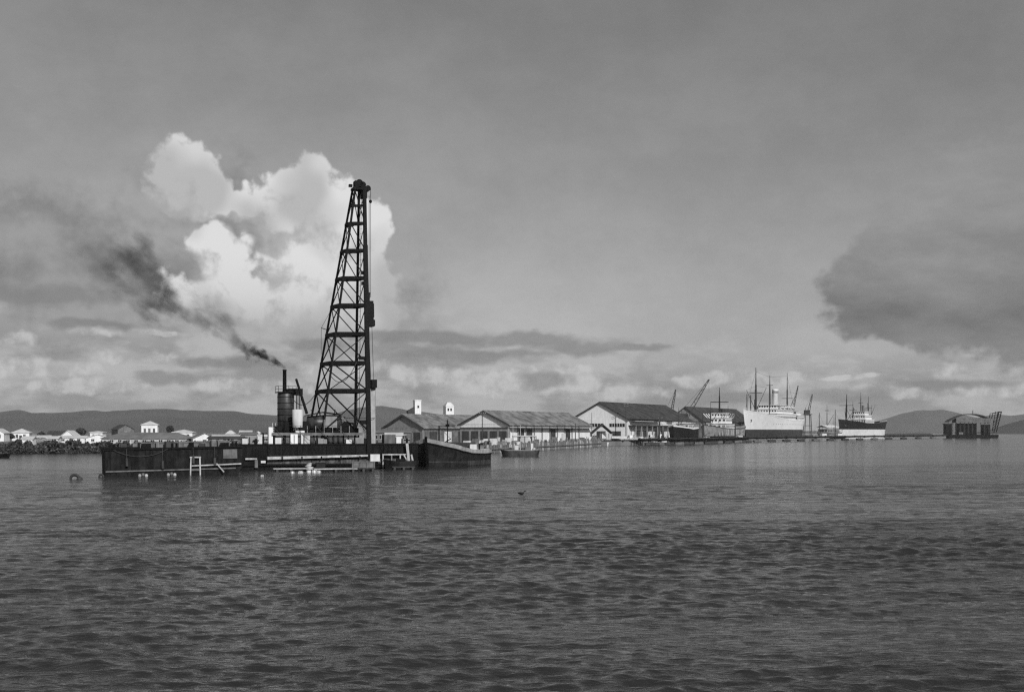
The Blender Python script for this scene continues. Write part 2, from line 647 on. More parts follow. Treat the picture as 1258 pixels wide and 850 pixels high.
def build_land():
    top, low = [], []
    mb = MB()
    back = [(330, 1700), (-1400, 1900), (-1600, 600)]
    ring = EDGE + back
    zt = 1.55
    n = len(ring)
    c = (-150, 800, zt)
    vs = [(x, y, zt) for x, y in ring] + [(x, y, -0.9) for x, y in ring]
    fs = [tuple(range(n - 1, -1, -1))] + [(i, (i + 1) % n, (i + 1) % n + n, i + n) for i in range(n)]
    mb.add(vs, fs)
    o = mb.build('shore_ground', M_LAND)
    tag(o, 'flat pale quay ground behind the water', None, None, 'structure')


build_land()


def build_hills(name, label, prof, d, depth, m, seed):
    """a ridge: prof = (photo column, photo row) skyline points at depth d metres; slopes fall to the front and the back"""
    rg = np.random.default_rng(seed)
    xs = np.linspace(prof[0][0], prof[-1][0], 150)
    ysk = np.interp(xs, [p[0] for p in prof], [p[1] for p in prof])
    hgt = (HY - ysk) / F * d + CAMH
    wob = np.zeros_like(xs)
    for k in range(1, 9):
        wob += np.sin(xs * 0.02 * k * 1.7 + rg.uniform(0, 6)) * 0.5 / k
    hgt = np.maximum(hgt + wob * d / F * 1.3, 0.6)
    X = (xs - HX) / F * d
    rows = []
    nr = 26
    for j in range(nr):
        t = j / (nr - 1)
        prof_t = math.sin(PI * min(max(t, 0), 1)) ** 1.2 if t > 0.5 else math.sin(PI * t) ** 1.25
        yy = d + (t - 0.5) * depth
        row = []
        for i in range(len(xs)):
            nz = 0.0
            for k in range(1, 6):
                nz += math.sin(X[i] * 0.004 * k * 1.9 + yy * 0.006 * k + k * 2.1 + seed) * math.sin(yy * 0.005 * k * 1.3 - X[i] * 0.002 * k + seed) / k
            h = hgt[i] * prof_t * (1 + 0.10 * nz * (1 - prof_t) * 2.5)
            row.append((X[i] * yy / d, yy, max(h, -0.5) - (0.6 if j in (0, nr - 1) else 0)))
        rows.append(row)
    o = MB().loft(rows, closed=False, caps=False).build(name, m, smooth=True)
    return tag(o, label, None, None, 'structure')


build_hills('hills', 'long dark even ridge behind the town houses',
            [(-260, 512), (-100, 508), (0, 507), (22, 504), (30, 505), (40, 507), (90, 506), (118, 503), (130, 505), (200, 503), (290, 505), (330, 510), (400, 513), (470, 527)], 4300, 1500, M_HILL, 2)
build_hills('hills', 'hill sloping down behind the warehouse with two towers',
            [(330, 528), (400, 512), (440, 501), (470, 499), (500, 504), (540, 508), (600, 511), (680, 514), (740, 519), (800, 524), (900, 528)], 5200, 1500, M_HILL, 5)
build_hills('hills', 'hazy low hills behind the dredger',
            [(985, 529), (1030, 526), (1070, 520), (1090, 514), (1110, 508), (1125, 505), (1140, 504), (1158, 503), (1175, 506), (1200, 512), (1220, 509), (1240, 511), (1262, 508), (1300, 506), (1400, 516)], 7300, 1500, M_HILL, 8)
build_hills('hills', 'nearer dark headland at the water right of the dredger',
            [(1195, 531), (1225, 525), (1240, 520), (1262, 515), (1330, 512), (1420, 518)], 3000, 900, M_HILL, 12)

# far low shore joining the hills to the water
fs_ = MB().prism([(-3500, 3300, 1.2), (900, 3500, 1.2), (2400, 4600, 1.2), (4200, 5200, 1.2), (4200, 7600, 1.2), (-4200, 7600, 1.2)], (0, 0, -2.0)).build('far_shore', M_HILL)
tag(fs_, 'low dark land along the foot of the hills', None, None, 'structure')
# long thin breakwater right of the freighter
bw_ = MB().prism([(x_, y_, z_) for (x_, y_, z_) in ((395, 1330, -0.6), (402, 1330, 2.6), (408, 1330, 2.6), (415, 1330, -0.6))], (130, 240, 0)).build('breakwater', M_DARKG)
tag(bw_, 'long thin dark breakwater behind the floating pipeline', 'breakwater')


# leaf-built vegetation
def leaf_cloud(mb, c, rx, ry, rz, count, size, rg):
    for _ in range(count):
        d = rg.normal(size=3)
        d /= np.linalg.norm(d) + 1e-9
        r = rg.uniform(0.35, 1.0) ** 0.5
        p = np.array(c) + d * np.array([rx, ry, rz]) * r
        a = rg.normal(size=3)
        a /= np.linalg.norm(a)
        b = np.cross(a, rg.normal(size=3))
        b /= np.linalg.norm(b) + 1e-9
        s = size * rg.uniform(0.6, 1.4)
        a, b = a * s, b * s * 0.7
        mb.add([p - a - b, p + a - b, p + a + b, p - a + b], [(0, 1, 2, 3)])


def shore_thicket():
    rg = np.random.default_rng(21)
    mb = MB()
    for i in range(210):
        x = -190 + i * 0.56 + rg.uniform(-0.6, 0.6)
        y = np.interp(x, [-420, -130, -118, -90, -40], [300, 284, 279, 288, 292]) + rg.uniform(-1.6, 5.0)
        h = rg.uniform(1.2, 2.7) * (1.0 if x < -97 else 0.85)
        leaf_cloud(mb, (x, y, 0.25 + h * 0.5), rg.uniform(1.0, 1.8), rg.uniform(0.8, 1.4), h * 0.62, 190, 0.27, rg)
    for i in range(230):
        x = -190 + i * 0.5 + rg.uniform(-0.3, 0.3)
        y = np.interp(x, [-420, -130, -118, -90, -40], [300, 284, 279, 288, 292]) - rg.uniform(0.3, 1.3)
        h = rg.uniform(0.9, 1.7)
        leaf_cloud(mb, (x, y, h * 0.45), rg.uniform(0.6, 1.0), 0.6, h * 0.6, 90, 0.22, rg)
    o = mb.build('shore_thicket', M_LEAF)
    tag(o, 'dark band of waterside bushes below the white houses', 'bushes', None, 'stuff')


shore_thicket()


def tree(label, x, d, ytop, w_px, seed, group='trees among the town houses'):
    rg = np.random.default_rng(seed)
    base = G(x, d, 1.5)
    h = zat(ytop, d) - 1.5
    rx = w_px / 2 * d / F
    t = thing('tree', label, 'tree', base, 0, group)
    tr = MB()
    tr.tube((0, 0, 0), (0.1, 0, h * 0.55), 0.28, 0.16, 8)
    for k in range(5):
        a = k * 1.3 + seed
        tr.tube((0.08, 0, h * (0.35 + 0.05 * k)), (math.cos(a) * rx * 0.6, math.sin(a) * rx * 0.6, h * (0.6 + 0.06 * k)), 0.09, 0.04, 6)
    tr.build('trunk', M_WOOD, t)
    cr = MB()
    for k in range(9):
        a = rg.uniform(0, 6.28)
        rr = rg.uniform(0, 0.62) * rx
        leaf_cloud(cr, (math.cos(a) * rr, math.sin(a) * rr, h * rg.uniform(0.55, 0.86)), rx * 0.45, rx * 0.45, h * 0.17, 170, 0.3, rg)
    cr.build('crown', M_LEAF, t)
    return t


tree('round dark tree standing behind the white gabled house', 100, 447, 526, 15, 3)
tree('small tree behind the long shed, right of the tall white house', 209, 440, 523.5, 9, 4)
tree('low spreading tree left of the white hip-roofed house', 11, 440, 533, 14, 6)
tree('low bushy tree between the grey roofs', 52, 445, 531, 12, 9)
# ------------------------------------------------------------------ town houses on the left shore
GZ = 1.55


def house(label, x0, x1, ytop, yeave, d, kind, wallm, roofm, depth=7.0, yaw=0.0, door=True, wins=2, name='house', cat='house', group='houses along the left shore', ybase=None, porch=False):
    xc = (x0 + x1) / 2
    w = (x1 - x0) * d / F
    ze, zr = zat(yeave, d) - GZ, zat(ytop, d) - GZ
    ze = max(ze, 1.6)
    zr = max(zr, ze + 0.5)
    t = thing(name, label, cat, G(xc, d + depth / 2, GZ), yaw, group)
    hw, hd = w / 2, depth / 2
    ov = 0.35
    wl = MB()
    if kind == 'gable':        # gable end to the water
        wl.prism([(-hw, -hd, -0.3), (hw, -hd, -0.3), (hw, -hd, ze), (0, -hd, zr - 0.08), (-hw, -hd, ze)], (0, depth, 0))
        wo_ = wl.build('wall', wallm, t)
        rf = MB()
        sl = (zr - ze) / hw
        for s in (-1, 1):
            rf.prism([(0, -hd - ov, zr), (s * (hw + ov), -hd - ov, ze - sl * ov), (s * (hw + ov), -hd - ov, ze - sl * ov + 0.14), (0, -hd - ov, zr + 0.14)], (0, depth + 2 * ov, 0))
        ro = rf.build('roof', roofm, t)
    elif kind == 'side':
        wl.prism([(-hw, -hd, -0.3), (-hw, hd, -0.3), (-hw, hd, ze), (-hw, 0, zr - 0.08), (-hw, -hd, ze)], (w, 0, 0))
        wo_ = wl.build('wall', wallm, t)
        rf = MB()
        sl = (zr - ze) / hd
        for s in (-1, 1):
            rf.prism([(-hw - ov, 0, zr), (-hw - ov, s * (hd + ov), ze - sl * ov), (-hw - ov, s * (hd + ov), ze - sl * ov + 0.14), (-hw - ov, 0, zr + 0.14)], (w + 2 * ov, 0, 0))
        ro = rf.build('roof', roofm, t)
    else:                      # hip
        wl.box2(-hw, hw, -hd, hd, -0.3, ze)
        wo_ = wl.build('wall', wallm, t)
        r = min(hw, hd) * (0.95 if kind == 'hip' else 0.75)
        a, b = hw + ov, hd + ov
        rx, ry = max(a - r - ov, 0.05), max(b - r - ov, 0.05)
        rf = MB()
        rf.loft([[(-a, -b, ze - 0.05), (a, -b, ze - 0.05), (a, b, ze - 0.05), (-a, b, ze - 0.05)],
                 [(-a, -b, ze + 0.08), (a, -b, ze + 0.08), (a, b, ze + 0.08), (-a, b, ze + 0.08)],
                 [(-rx, -ry, zr), (rx, -ry, zr), (rx, ry, zr), (-rx, ry, zr)]])
        ro = rf.build('roof', roofm, t)
    # openings on the front
    dark = M_GLASS
    spots = []
    if door:
        spots.append(('door', 0.0 if wins != 1 else -hw * 0.35, min(0.95, w * 0.16), 0.0, min(2.0, ze * 0.8), M_DARKG))
    for k in range(wins):
        xk = (k + 0.5) / wins * w * 0.86 - w * 0.43
        if door and abs(xk - spots[0][1]) < 0.9:
            continue
        spots.append(('window', xk, min(0.9, w * 0.13), ze * 0.4, ze * 0.78, dark))
    for (nm, xx, ww, z0, z1, mm) in spots:
        o = MB().box2(xx - ww / 2, xx + ww / 2, -hd - 0.05, -hd + 0.03, z0, z1).build(nm, mm, t)
        if nm == 'window':
            fr = MB()
            fr.box2(xx - ww / 2 - 0.09, xx + ww / 2 + 0.09, -hd - 0.09, -hd - 0.052, z1, z1 + 0.1)
            fr.box2(xx - ww / 2 - 0.12, xx + ww / 2 + 0.12, -hd - 0.14, -hd - 0.052, z0 - 0.1, z0)
            fr.box2(xx - 0.03, xx + 0.03, -hd - 0.08, -hd - 0.052, z0, z1)
            fr.build('frame', M_CREAM, o)
    return t


house('white gabled house cut by the left picture edge', -9, 8, 526.5, 531.5, 430, 'gable', M_WHITE, M_ROOFW, 8, 0.15)
house('white house with wide whitewashed hip roof, second from the left edge', 17, 37, 526.5, 531.5, 448, 'hip', M_WHITE, M_ROOFW, 7, 0.25)
house('low grey-roofed shed right of the hip-roofed white house', 38, 50, 529.5, 532, 470, 'side', M_GREY, M_ROOFG, 6, 0.0, True, 1)
house('low house with bright lean roof above the bushes', 48, 62, 535.2, 538.8, 400, 'side', M_GREY, M_ROOFW, 6, 0.2, False, 2)
house('dark-roofed house left of the white gabled house', 61, 79, 529.5, 535.0, 445, 'side', M_MID, M_ROOFD, 7, 0.1)
house('tiny white hut low among the bushes', 61, 73, 541, 543.6, 330, 'side', M_WHITE, M_ROOFW, 4, 0.1, False, 1)
house('white gabled house with two dark windows left of the round tree', 79, 95, 529, 535.2, 420, 'gable', M_WHITE, M_ROOFW, 8, 0.1, False, 2)
house('long low white house below the round dark tree', 74, 107, 538.8, 541.5, 362, 'side', M_WHITE, M_ROOFW, 6, 0.08, False, 3)
house('grey flat-roofed house behind the round dark tree', 98, 113, 532.5, 534.0, 455, 'side', M_CREAM, M_ROOFG, 6, 0.0, False, 2)
house('white box house left of the dark gabled house', 113, 128, 529.3, 531.0, 452, 'hip', M_WHITE, M_ROOFW, 6, 0.1, False, 2)
house('broad white gabled house with bright roof at the long shed\'s end', 107, 134, 533.5, 540.5, 352, 'gable', M_WHITE, M_ROOFW, 8, 0.3, False, 2)
house('small white hut in the bushes under the hip-roofed house', 30, 42, 543, 545.2, 312, 'side', M_WHITE, M_ROOFW, 3.5, 0.1, False, 1)
house('dark gabled house with black roof rising behind the long shed', 141, 160, 521.8, 527.0, 428, 'gable', M_MID, M_ROOFD, 9, 0.55, False, 1)
house('tall white two-storey house with pyramid roof above the long shed', 175, 194, 517.2, 521.8, 432, 'hip', M_WHITE, M_ROOFW, 6, 0.2, False, 3)
house('long grey-roofed shed with pale wall behind the dark lighter', 131, 236, 531.0, 541.5, 325, 'hip', M_PALE, M_ROOFG, 9, 0.0, False, 9, 'long_shed', 'shed', None)
house('white roof peeping over the long shed', 214, 238, 527.5, 531.0, 425, 'hip', M_WHITE, M_ROOFW, 7, 0.1, False, 3)
house('white gabled boathouse with dark square door', 235, 263, 532.0, 538.5, 322, 'gable', M_WHITE, M_ROOFG, 10, 0.35, True, 0, 'boathouse', 'boathouse')
house('long low white roof right of the boathouse', 262, 298, 534.5, 536.8, 372, 'side', M_MID, M_ROOFW, 6, 0.05, False, 4)
house('low dark-roofed shed in front of the long white roof', 258, 299, 537.2, 540.5, 318, 'side', M_MID, M_ROOFD, 5, 0.05, False, 4)
house('small white dome-roofed kiosk beyond the long white roof', 279, 288, 528.5, 533, 452, 'dome', M_WHITE, M_ROOFW, 3, 0.0, False, 1)
house('white house beside the small domed kiosk', 295, 309, 529.0, 532.0, 440, 'side', M_WHITE, M_ROOFW, 7, 0.2, False, 2)
house('grey box house in front of the white roofs', 296, 315, 532.5, 533.6, 322, 'side', M_GREY, M_ROOFG, 6, 0.25, True, 1)
house('dark-topped house behind the grey box house', 311, 324, 528.8, 532.2, 408, 'gable', M_CREAM, M_ROOFD, 8, 0.2, False, 2)
house('low white-roofed shed just left of the boiler', 310, 334, 532.4, 536.0, 335, 'side', M_MID, M_ROOFW, 6, 0.15, False, 2)
house('pale office hut between the derrick and the lighter', 474, 494, 532.6, 534.4, 318, 'side', M_CREAM, M_ROOFW, 4, 0.1, True, 3, 'office_hut', 'hut', None)
house('small grey gabled hut seen through the derrick legs', 434, 448, 516.5, 527.5, 372, 'gable', M_GREY, M_GREY, 6, 0.1, True, 1, 'hut', 'hut', None)
house('low dark shed along the quay right of the derrick', 455, 505, 529.8, 531.2, 345, 'side', M_MID, M_ROOFG, 6, 0.05, False, 6, 'low_shed', 'shed', None)


# ------------------------------------------------------------------ big dock sheds
M_CORR = mat('corrugated_grey_roof', 0.20, 0.5, 0.35, 0.6, 0.0, 0.0, 0.0, ('x', 0.9, 0.05))
M_CORRD = mat('corrugated_dark_roof', 0.055, 0.45, 0.3, 0.6, 0.0, 0.0, 0.0, ('x', 0.9, 0.05))
M_GABLEG = mat('grey_boarded_gable', 0.27, 0.12, 0.3, 0.8, 0, 0.15)


def warehouse(label, px, d, th, w, l, ze, zr, wallm, roofm, gablem):
    """local x runs away along the ridge, the gable end is at x = 0"""
    t = thing('warehouse', label, 'warehouse', G(px, d, GZ), th, 'dock warehouses')
    ze, zr = ze - GZ, zr - GZ
    hw = w / 2
    MB().box2(0.15, l, -hw, hw, -0.5, ze).build('wall', wallm, t)
    MB().prism([(0, -hw, ze - 0.0), (0, hw, ze - 0.0), (0, 0, zr - 0.12)], (0.4, 0, 0)).build('gable', gablem, t)
    ov, so = 0.8, (zr - ze) / hw
    # roof in visible strips of sheeting
    strips = 8
    rn = None
    for s in (-1, 1):
        for k in range(strips):
            x0 = -ov + (l + 2 * ov) * k / strips
            x1 = -ov + (l + 2 * ov) * (k + 1) / strips - 0.06
            lift = 0.03 * (k % 2)
            mb = MB().prism([(x0, 0, zr + lift), (x0, s * (hw + ov), ze - so * ov + lift), (x0, s * (hw + ov), ze - so * ov + 0.22 + lift), (x0, 0, zr + 0.22 + lift)], (x1 - x0, 0, 0))
            mb.build('roof_sheet', roofm, t)
    MB().tube((-ov, 0, zr + 0.25), (l + ov, 0, zr + 0.25), 0.22, 0.22, 8).build('ridge_cap', roofm, t)
    # dark barge boards on the gable verge
    for s in (-1, 1):
        MB().beam((-ov - 0.05, 0, zr + 0.05), (-ov - 0.05, s * (hw + ov), ze - so * ov + 0.02), 0.14, 0.55).build('barge_board', M_DARKG, t)
    return t, hw, ze, zr


# 1: grey gable, the two towers rise behind it
w1, hw, ze, zr = warehouse('grey-gabled warehouse in front of the two white towers', 496, 405, math.radians(50), 18, 40, 6.3, 10.4, M_MID, M_CORR, M_GABLEG)
MB().box2(-0.3, 0.12, -9, 9, -0.5, ze - 0.02).build('front_wall', M_GREY, w1)
for k in range(4):
    MB().box2(-0.42, -0.3, -8 + k * 4.1, -5 + k * 4.1, 0, 3.2).build('door', M_DARKG, w1)
for k in range(5):
    MB().box2(3 + k * 7, 6.5 + k * 7, -hw - 0.12, -hw - 0.002, 0, 3.4).build('sliding_door_bay', M_CREAM if k % 2 else M_DARKG, w1)

# 2: white gable
w2, hw, ze, zr = warehouse('white-gabled warehouse with long grey roof in the middle', 595, 390, math.radians(60), 17.8, 58, 7.3, 11.4, M_WHITE, M_CORR, M_WHITE)
MB().box2(-0.3, 0.12, -hw, hw, -0.5, ze - 0.9).build('front_wall', M_GREY, w2)
for k in range(5):
    MB().box2(-0.42, -0.302, -8.4 + k * 3.5, -5.8 + k * 3.5, 0.0, 3.6).build('door', M_DARKG, w2)
MB().box2(-0.5, -0.302, -hw, hw, ze - 1.4, ze - 1.05).build('lintel_band', M_DARKG, w2)
for k in range(9):
    x0 = 1.0 + k * 5.4
    MB().box2(x0, x0 + 3.6, -hw - 0.12, -hw - 0.002, 0.2, 4.3).build('sliding_door_bay', [M_WHITE, M_DARKG, M_DARKG, M_WHITE, M_WHITE, M_DARKG, M_WHITE, M_DARKG, M_WHITE][k], w2)  # dark bays are flat dark panels painted as the shade inside open doorways
for k in range(10):
    MB().box2(0.2 + k * 5.4, 0.6 + k * 5.4, -hw - 0.3, -hw - 0.002, -0.3, ze - 0.3).build('post', M_GREY, w2)
MB().box2(0, 57, -hw - 2.2, -hw - 0.01, 4.55, 4.7).build('canopy', M_ROOFD, w2)

# 3: the tall white gable
w3, hw, ze, zr = warehouse('tall white-gabled warehouse with dark roof beside the cargo ships', 737, 480, math.radians(62), 24, 72, 9.9, 16.3, M_CREAM, M_CORRD, M_WHITE)
fw = MB()
MB().box2(-0.1, 0.14, -hw, hw, -0.5, ze - 0.01).build('front_wall', M_WHITE, w3)
for (a, b) in ((-10.6, -4.2), (-1.6, 6.0)):
    wn = MB().box2(-0.2, -0.102, a, b, 5.3, 6.6).build('window', M_GLASS, w3)
    for k in range(1, 6):
        yy = a + (b - a) * k / 6
        MB().box2(-0.26, -0.202, yy - 0.07, yy + 0.07, 5.3, 6.6).build('mullion', M_CREAM, wn)
for k in range(3):
    MB().box2(-0.2, -0.102, -9 + k * 6.5, -5.2 + k * 6.5, -0.2, 3.6).build('door', M_DARKG, w3)
# side loading gallery with canopies
for (x0, x1, z, mm) in ((0, 30, 8.2, M_ROOFD), (0, 66, 5.6, M_ROOFD), (2, 22, 7.4, M_WHITE)):
    MB().box2(x0, x1, -hw - 3.2 + (1.0 if mm is M_WHITE else 0), -hw - 0.02, z, z + 0.35).build('canopy', mm, w3)
for k in range(12):
    MB().box2(0.6 + k * 5.8, 1.0 + k * 5.8, -hw - 3.1, -hw - 2.7, -0.3, 5.58).build('post', M_GREY, w3)
for k in range(10):
    MB().box2(2 + k * 6.6, 5.6 + k * 6.6, -hw - 0.1, -hw - 0.002, 0, 3.8).build('sliding_door_bay', M_DARKG if k % 3 else M_WHITE, w3)
for k in range(4):
    MB().box2(33 + k * 8.5, 39.5 + k * 8.5, -hw - 0.1, -hw - 0.002, 6.6, 8.2).build('clerestory_panel', M_WHITE if k != 1 else M_MID, w3)

# 4: the far dark-roofed transit shed behind the small steamer
w4, hw, ze, zr = warehouse('far dark-roofed transit shed behind the pale steamer', 842, 702, math.atan2(90, 46.7), 22, 98, 11.0, 19.0, M_MID, M_CORRD, M_GREY)
for k in range(8):
    MB().box2(3 + k * 11.5, 9 + k * 11.5, -hw - 0.12, -hw - 0.002, 0.1, 5).build('sliding_door_bay', M_CREAM if k % 2 else M_DARKG, w4)
    MB().box2(3 + k * 11.5, 10 + k * 11.5, -hw - 0.1, -hw - 0.002, 6.5, 8.2).build('window', M_CREAM if k in (1, 2) else M_GLASS, w4)


def tower(label, px, d, w, ytop, rz, cap):
    t = thing('tower', label, 'tower', G(px, d, GZ), rz, 'white towers behind the warehouse')
    h = zat(ytop, d) - GZ
    MB().box2(-w / 2, w / 2, -w / 2, w / 2, -0.3, h).build('wall', M_WHITE, t)
    if cap:
        MB().loft([[(s * w * 0.53, u * w * 0.53, h + z) for s, u in ((-1, -1), (1, -1), (1, 1), (-1, 1))] for z in (0, 0.25)] + [[(s * w * 0.22, u * w * 0.22, h + 1.6) for s, u in ((-1, -1), (1, -1), (1, 1), (-1, 1))]]).build('roof', M_ROOFW, t)
        for k in range(2):
            MB().box2(-w * 0.3 + k * w * 0.35, -w * 0.1 + k * w * 0.35, -w / 2 - 0.08, -w / 2 - 0.002, h - 1.6, h - 0.6).build('window', M_GLASS, t)
    else:
        MB().box2(-w * 0.54, w * 0.54, -w * 0.54, w * 0.54, h, h + 0.35).build('parapet', M_WHITE, t)
        MB().box2(-w * 0.1, w * 0.16, -w / 2 - 0.08, -w / 2 - 0.002, h - 2.6, h - 1.7).build('window', M_GLASS, t)
        # low dark penthouse to its side
        MB().prism([(-w / 2 - 2.6, -w * 0.4, h - 5), (-w / 2 - 2.6, -w * 0.4, h - 3.6), (-w / 2 - 0.02, -w * 0.4, h - 2.3), (-w / 2 - 0.02, -w * 0.4, h - 5)], (0, w * 0.8, 0)).build('penthouse', M_DARKG, t)
        MB().box2(-w / 2 - 2.5, -w / 2 - 0.03, -w * 0.36, w * 0.36, -0.3, h - 5.003).build('annex_wall', M_MID, t)
    return t


tower('tall white square tower with dark penthouse at its side', 512.5, 452, 2.4, 492.5, math.radians(20), False)
tower('shorter white tower with low cap roof and two windows', 551, 452, 3.1, 499.5, math.radians(22), True)

# open gabled hut at the quay head
hut = thing('quay_hut', 'small dark-roofed open hut in front of the tall white gable', 'hut', G(739, 442, GZ), math.radians(8))
hw_, hz = 3.3, 5.9
for s in (-1, 1):
    MB().prism([(0, -3, hz), (s * 3.9, -3, 2.6), (s * 3.9, -3, 2.8), (0, -3, hz + 0.2)], (0, 6, 0)).build('roof', M_ROOFD, hut)
for (a, b) in ((-3.3, -2.7), (3.3, -2.7), (-3.3, 2.7), (3.3, 2.7), (-1.1, -2.7), (1.1, -2.7)):
    MB().box((a, b, 1.35), (0.2, 0.2, 2.9)).build('post', M_GREY, hut)
MB().box2(0.2, 1.6, 0.4, 2.2, -0.1, 3.6).build('locker', M_CREAM, hut)
MB().box2(-2.8, -0.3, 0.8, 2.4, -0.1, 2.0).build('bench_box', M_DARKG, hut)


# timber bulkhead along the quay: every stake its own piece
def bulkhead():
    t = thing('quay_bulkhead', 'rough timber stake bulkhead holding the quay below the warehouses', 'bulkhead', (0, 0, 0))
    pts = [(-6, 284.4), (2.4, 299.4), (7.4, 325.4), (30.4, 416.4)]
    seg = []
    for a, b in zip(pts[:-1], pts[1:]):
        va, vb = Vector((a[0], a[1], 0)), Vector((b[0], b[1], 0))
        L = (vb - va).length
        k = int(L / 0.72)
        for i in range(k):
            seg.append(va.lerp(vb, i / k))
    srcs = []
    for v in range(4):
        mb = MB().tube((0, 0, -1.0), (random.uniform(-.06, .06), 0, 1.75 + 0.22 * v), 0.26, 0.2, 7)
        o = mb.build('stake', [M_WOOD, M_PALE, M_MID, M_WOOD][v], t)
        srcs.append(o)
    for i, p in enumerate(seg):
        v = random.choice((0, 0, 1, 2, 3, 3))
        s = random.uniform(0.85, 1.2)
        if i < 4:
            srcs[i].location = p
        else:
            share(srcs[v], p, t, random.uniform(0, 6), (1, 1, s))
    for a, b in zip(pts[:-1], pts[1:]):
        MB().beam((a[0] + 0.3, a[1] - 0.32, 1.0), (b[0] + 0.3, b[1] - 0.32, 1.0), 0.18, 0.3).build('waling', M_WOOD, t)


bulkhead()


# cargo on the quay behind the bulkhead
def cargo():
    rg = random.Random(31)
    kinds = [('crate', M_PALE), ('crate', M_WOOD), ('crate', M_MID), ('bale_stack', M_CREAM), ('timber_stack', M_WOOD), ('oil_drum', M_DARKG), ('oil_drum', M_GREY)]
    words = {'crate': 'plank crate', 'bale_stack': 'stack of pale bales', 'timber_stack': 'stack of sawn timber', 'oil_drum': 'oil drum'}
    mw = {M_PALE: 'pale', M_WOOD: 'brown-grey', M_MID: 'mid-grey', M_CREAM: 'whitish', M_DARKG: 'dark', M_GREY: 'light grey'}
    seen = {}
    for i in range(52):
        px = 575 + i * 3.1 + rg.uniform(-1, 1)
        eX = px
        dmin = np.interp(px, [560, 600, 640, 660, 735, 745], [300, 300, 318, 345, 428, 445])
        d = dmin + rg.uniform(3, 26)
        nm, mm = kinds[rg.randrange(len(kinds))]
        zone = 'behind the bluff lighter' if px < 600 else 'just left of the work punt' if px < 622 else 'behind the work punt' if px < 662 else 'below the long grey roof' if px < 704 else 'near the open hut'
        lab = '%s %s on the quay %s' % (mw[mm], words[nm], zone)
        grp = 'cargo lying on the quay: %s %s, %s' % (mw[mm], words[nm], zone)
        rz = rg.uniform(-0.6, 0.6)
        k_ = seen.get(lab, 0)
        seen[lab] = k_ + 1
        if k_ > 3:
            continue
        word, sc_ = (('mid-sized', (1, 1, 1)), ('small', (0.7, 0.7, 0.7)), ('large', (1.4, 1.3, 1.35)), ('tall narrow', (0.75, 0.8, 1.7)))[k_]
        t = thing(nm, word + ' ' + lab, 'cargo', G(px, d, GZ), rz, grp)
        t.scale = sc_
        if nm == 'crate':
            a, b, c = rg.uniform(0.9, 2.0), rg.uniform(0.9, 1.6), rg.uniform(0.8, 1.9)
            MB().box2(-a / 2, a / 2, -b / 2, b / 2, 0, c).build('box', mm, t)
            for s in (-1, 1):
                MB().box2(s * a * 0.42 - 0.08, s * a * 0.42 + 0.08, -b / 2 - 0.05, -b / 2 - 0.002, 0.02, c - 0.02).build('batten', M_WOOD, t)
        elif nm == 'bale_stack':
            for k in range(rg.randrange(2, 5)):
                MB().box((rg.uniform(-0.1, 0.1), 0, 0.3 + 0.56 * k), (1.6, 1.1, 0.54)).build('bale', mm, t)
        elif nm == 'timber_stack':
            L = rg.uniform(2.5, 4.5)
            for k in range(4):
                for j in range(3):
                    MB().box((rg.uniform(-0.2, 0.2), (j - 1) * 0.34, 0.12 + k * 0.25), (L, 0.3, 0.22)).build('timber', mm, t)
        else:
            MB().lathe((0, 0, 0), [(0.3, 0), (0.3, 0.3), (0.32, 0.32), (0.3, 0.34), (0.3, 0.6), (0.32, 0.62), (0.3, 0.64), (0.3, 0.9), (0.26, 0.9), (0.26, 0.87)], 12).build('shell', mm, t)


cargo()


def gallery_cargo():
    rg = random.Random(77)
    looks = [('pale', M_PALE), ('white', M_WHITE), ('dark', M_DARKG), ('grey', M_GREY)]
    spots = [(773, 462), (779, 466), (786, 473), (791, 470), (797, 480), (802, 476), (808, 488), (813, 484)]
    places = ['at the near end of the tall warehouse gallery', 'under the tall warehouse gallery, second from its near end', 'against the third gallery post of the tall warehouse', 'in front of the gallery, left of its middle', 'at the middle of the tall warehouse gallery', 'in front of the gallery, right of its middle', 'near the far end of the gallery', 'beside the coaster at the gallery far end']
    for i, (px, d) in enumerate(spots):
        nm, mm = looks[(i * 3 + i // 4) % 4]
        t = thing('cargo_pile', '%s cargo heap %s' % (nm, places[i]), 'cargo', G(px, d, GZ), rg.uniform(-0.5, 0.5), 'cargo heaps along the tall warehouse gallery')
        for k in range(rg.randrange(4, 7)):
            a, b, c = rg.uniform(0.8, 1.6), rg.uniform(0.8, 1.4), rg.uniform(0.7, 1.5)
            MB().box((rg.uniform(-1.1, 1.1), rg.uniform(-0.8, 0.8), c / 2 + (0.9 if k > 3 else 0)), (a, b, c), rg.uniform(-0.4, 0.4)).build('case', mm if k % 2 else rg.choice(looks)[1], t)
        MB().beam((0.6, 0, 0), (rg.uniform(-0.3, 1.4), 0, rg.uniform(3.5, 6)), 0.12).build('derrick_pole', M_DARKG, t)


gallery_cargo()


def pole(label, px, d, ytop, arms=1, r=0.16, z0=GZ, group='poles on the quay'):
    t = thing('utility_pole', label, 'pole', G(px, d, z0), 0.2, group)
    h = zat(ytop, d) - z0
    MB().tube((0, 0, -0.3), (0, 0, h), r, r * 0.6, 8).build('post', M_DARKG, t)
    for k in range(arms):
        MB().box((0, -r - 0.05, h - 0.5 - 0.7 * k), (1.9, 0.12, 0.14)).build('crossarm', M_DARKG, t)
        for s in (-0.8, -0.35, 0.35, 0.8):
            MB().tube((s, -r - 0.05, h - 0.43 - 0.7 * k), (s, -r - 0.05, h - 0.25 - 0.7 * k), 0.05, 0.04, 6).build('insulator', M_WHITE, t)
    return t


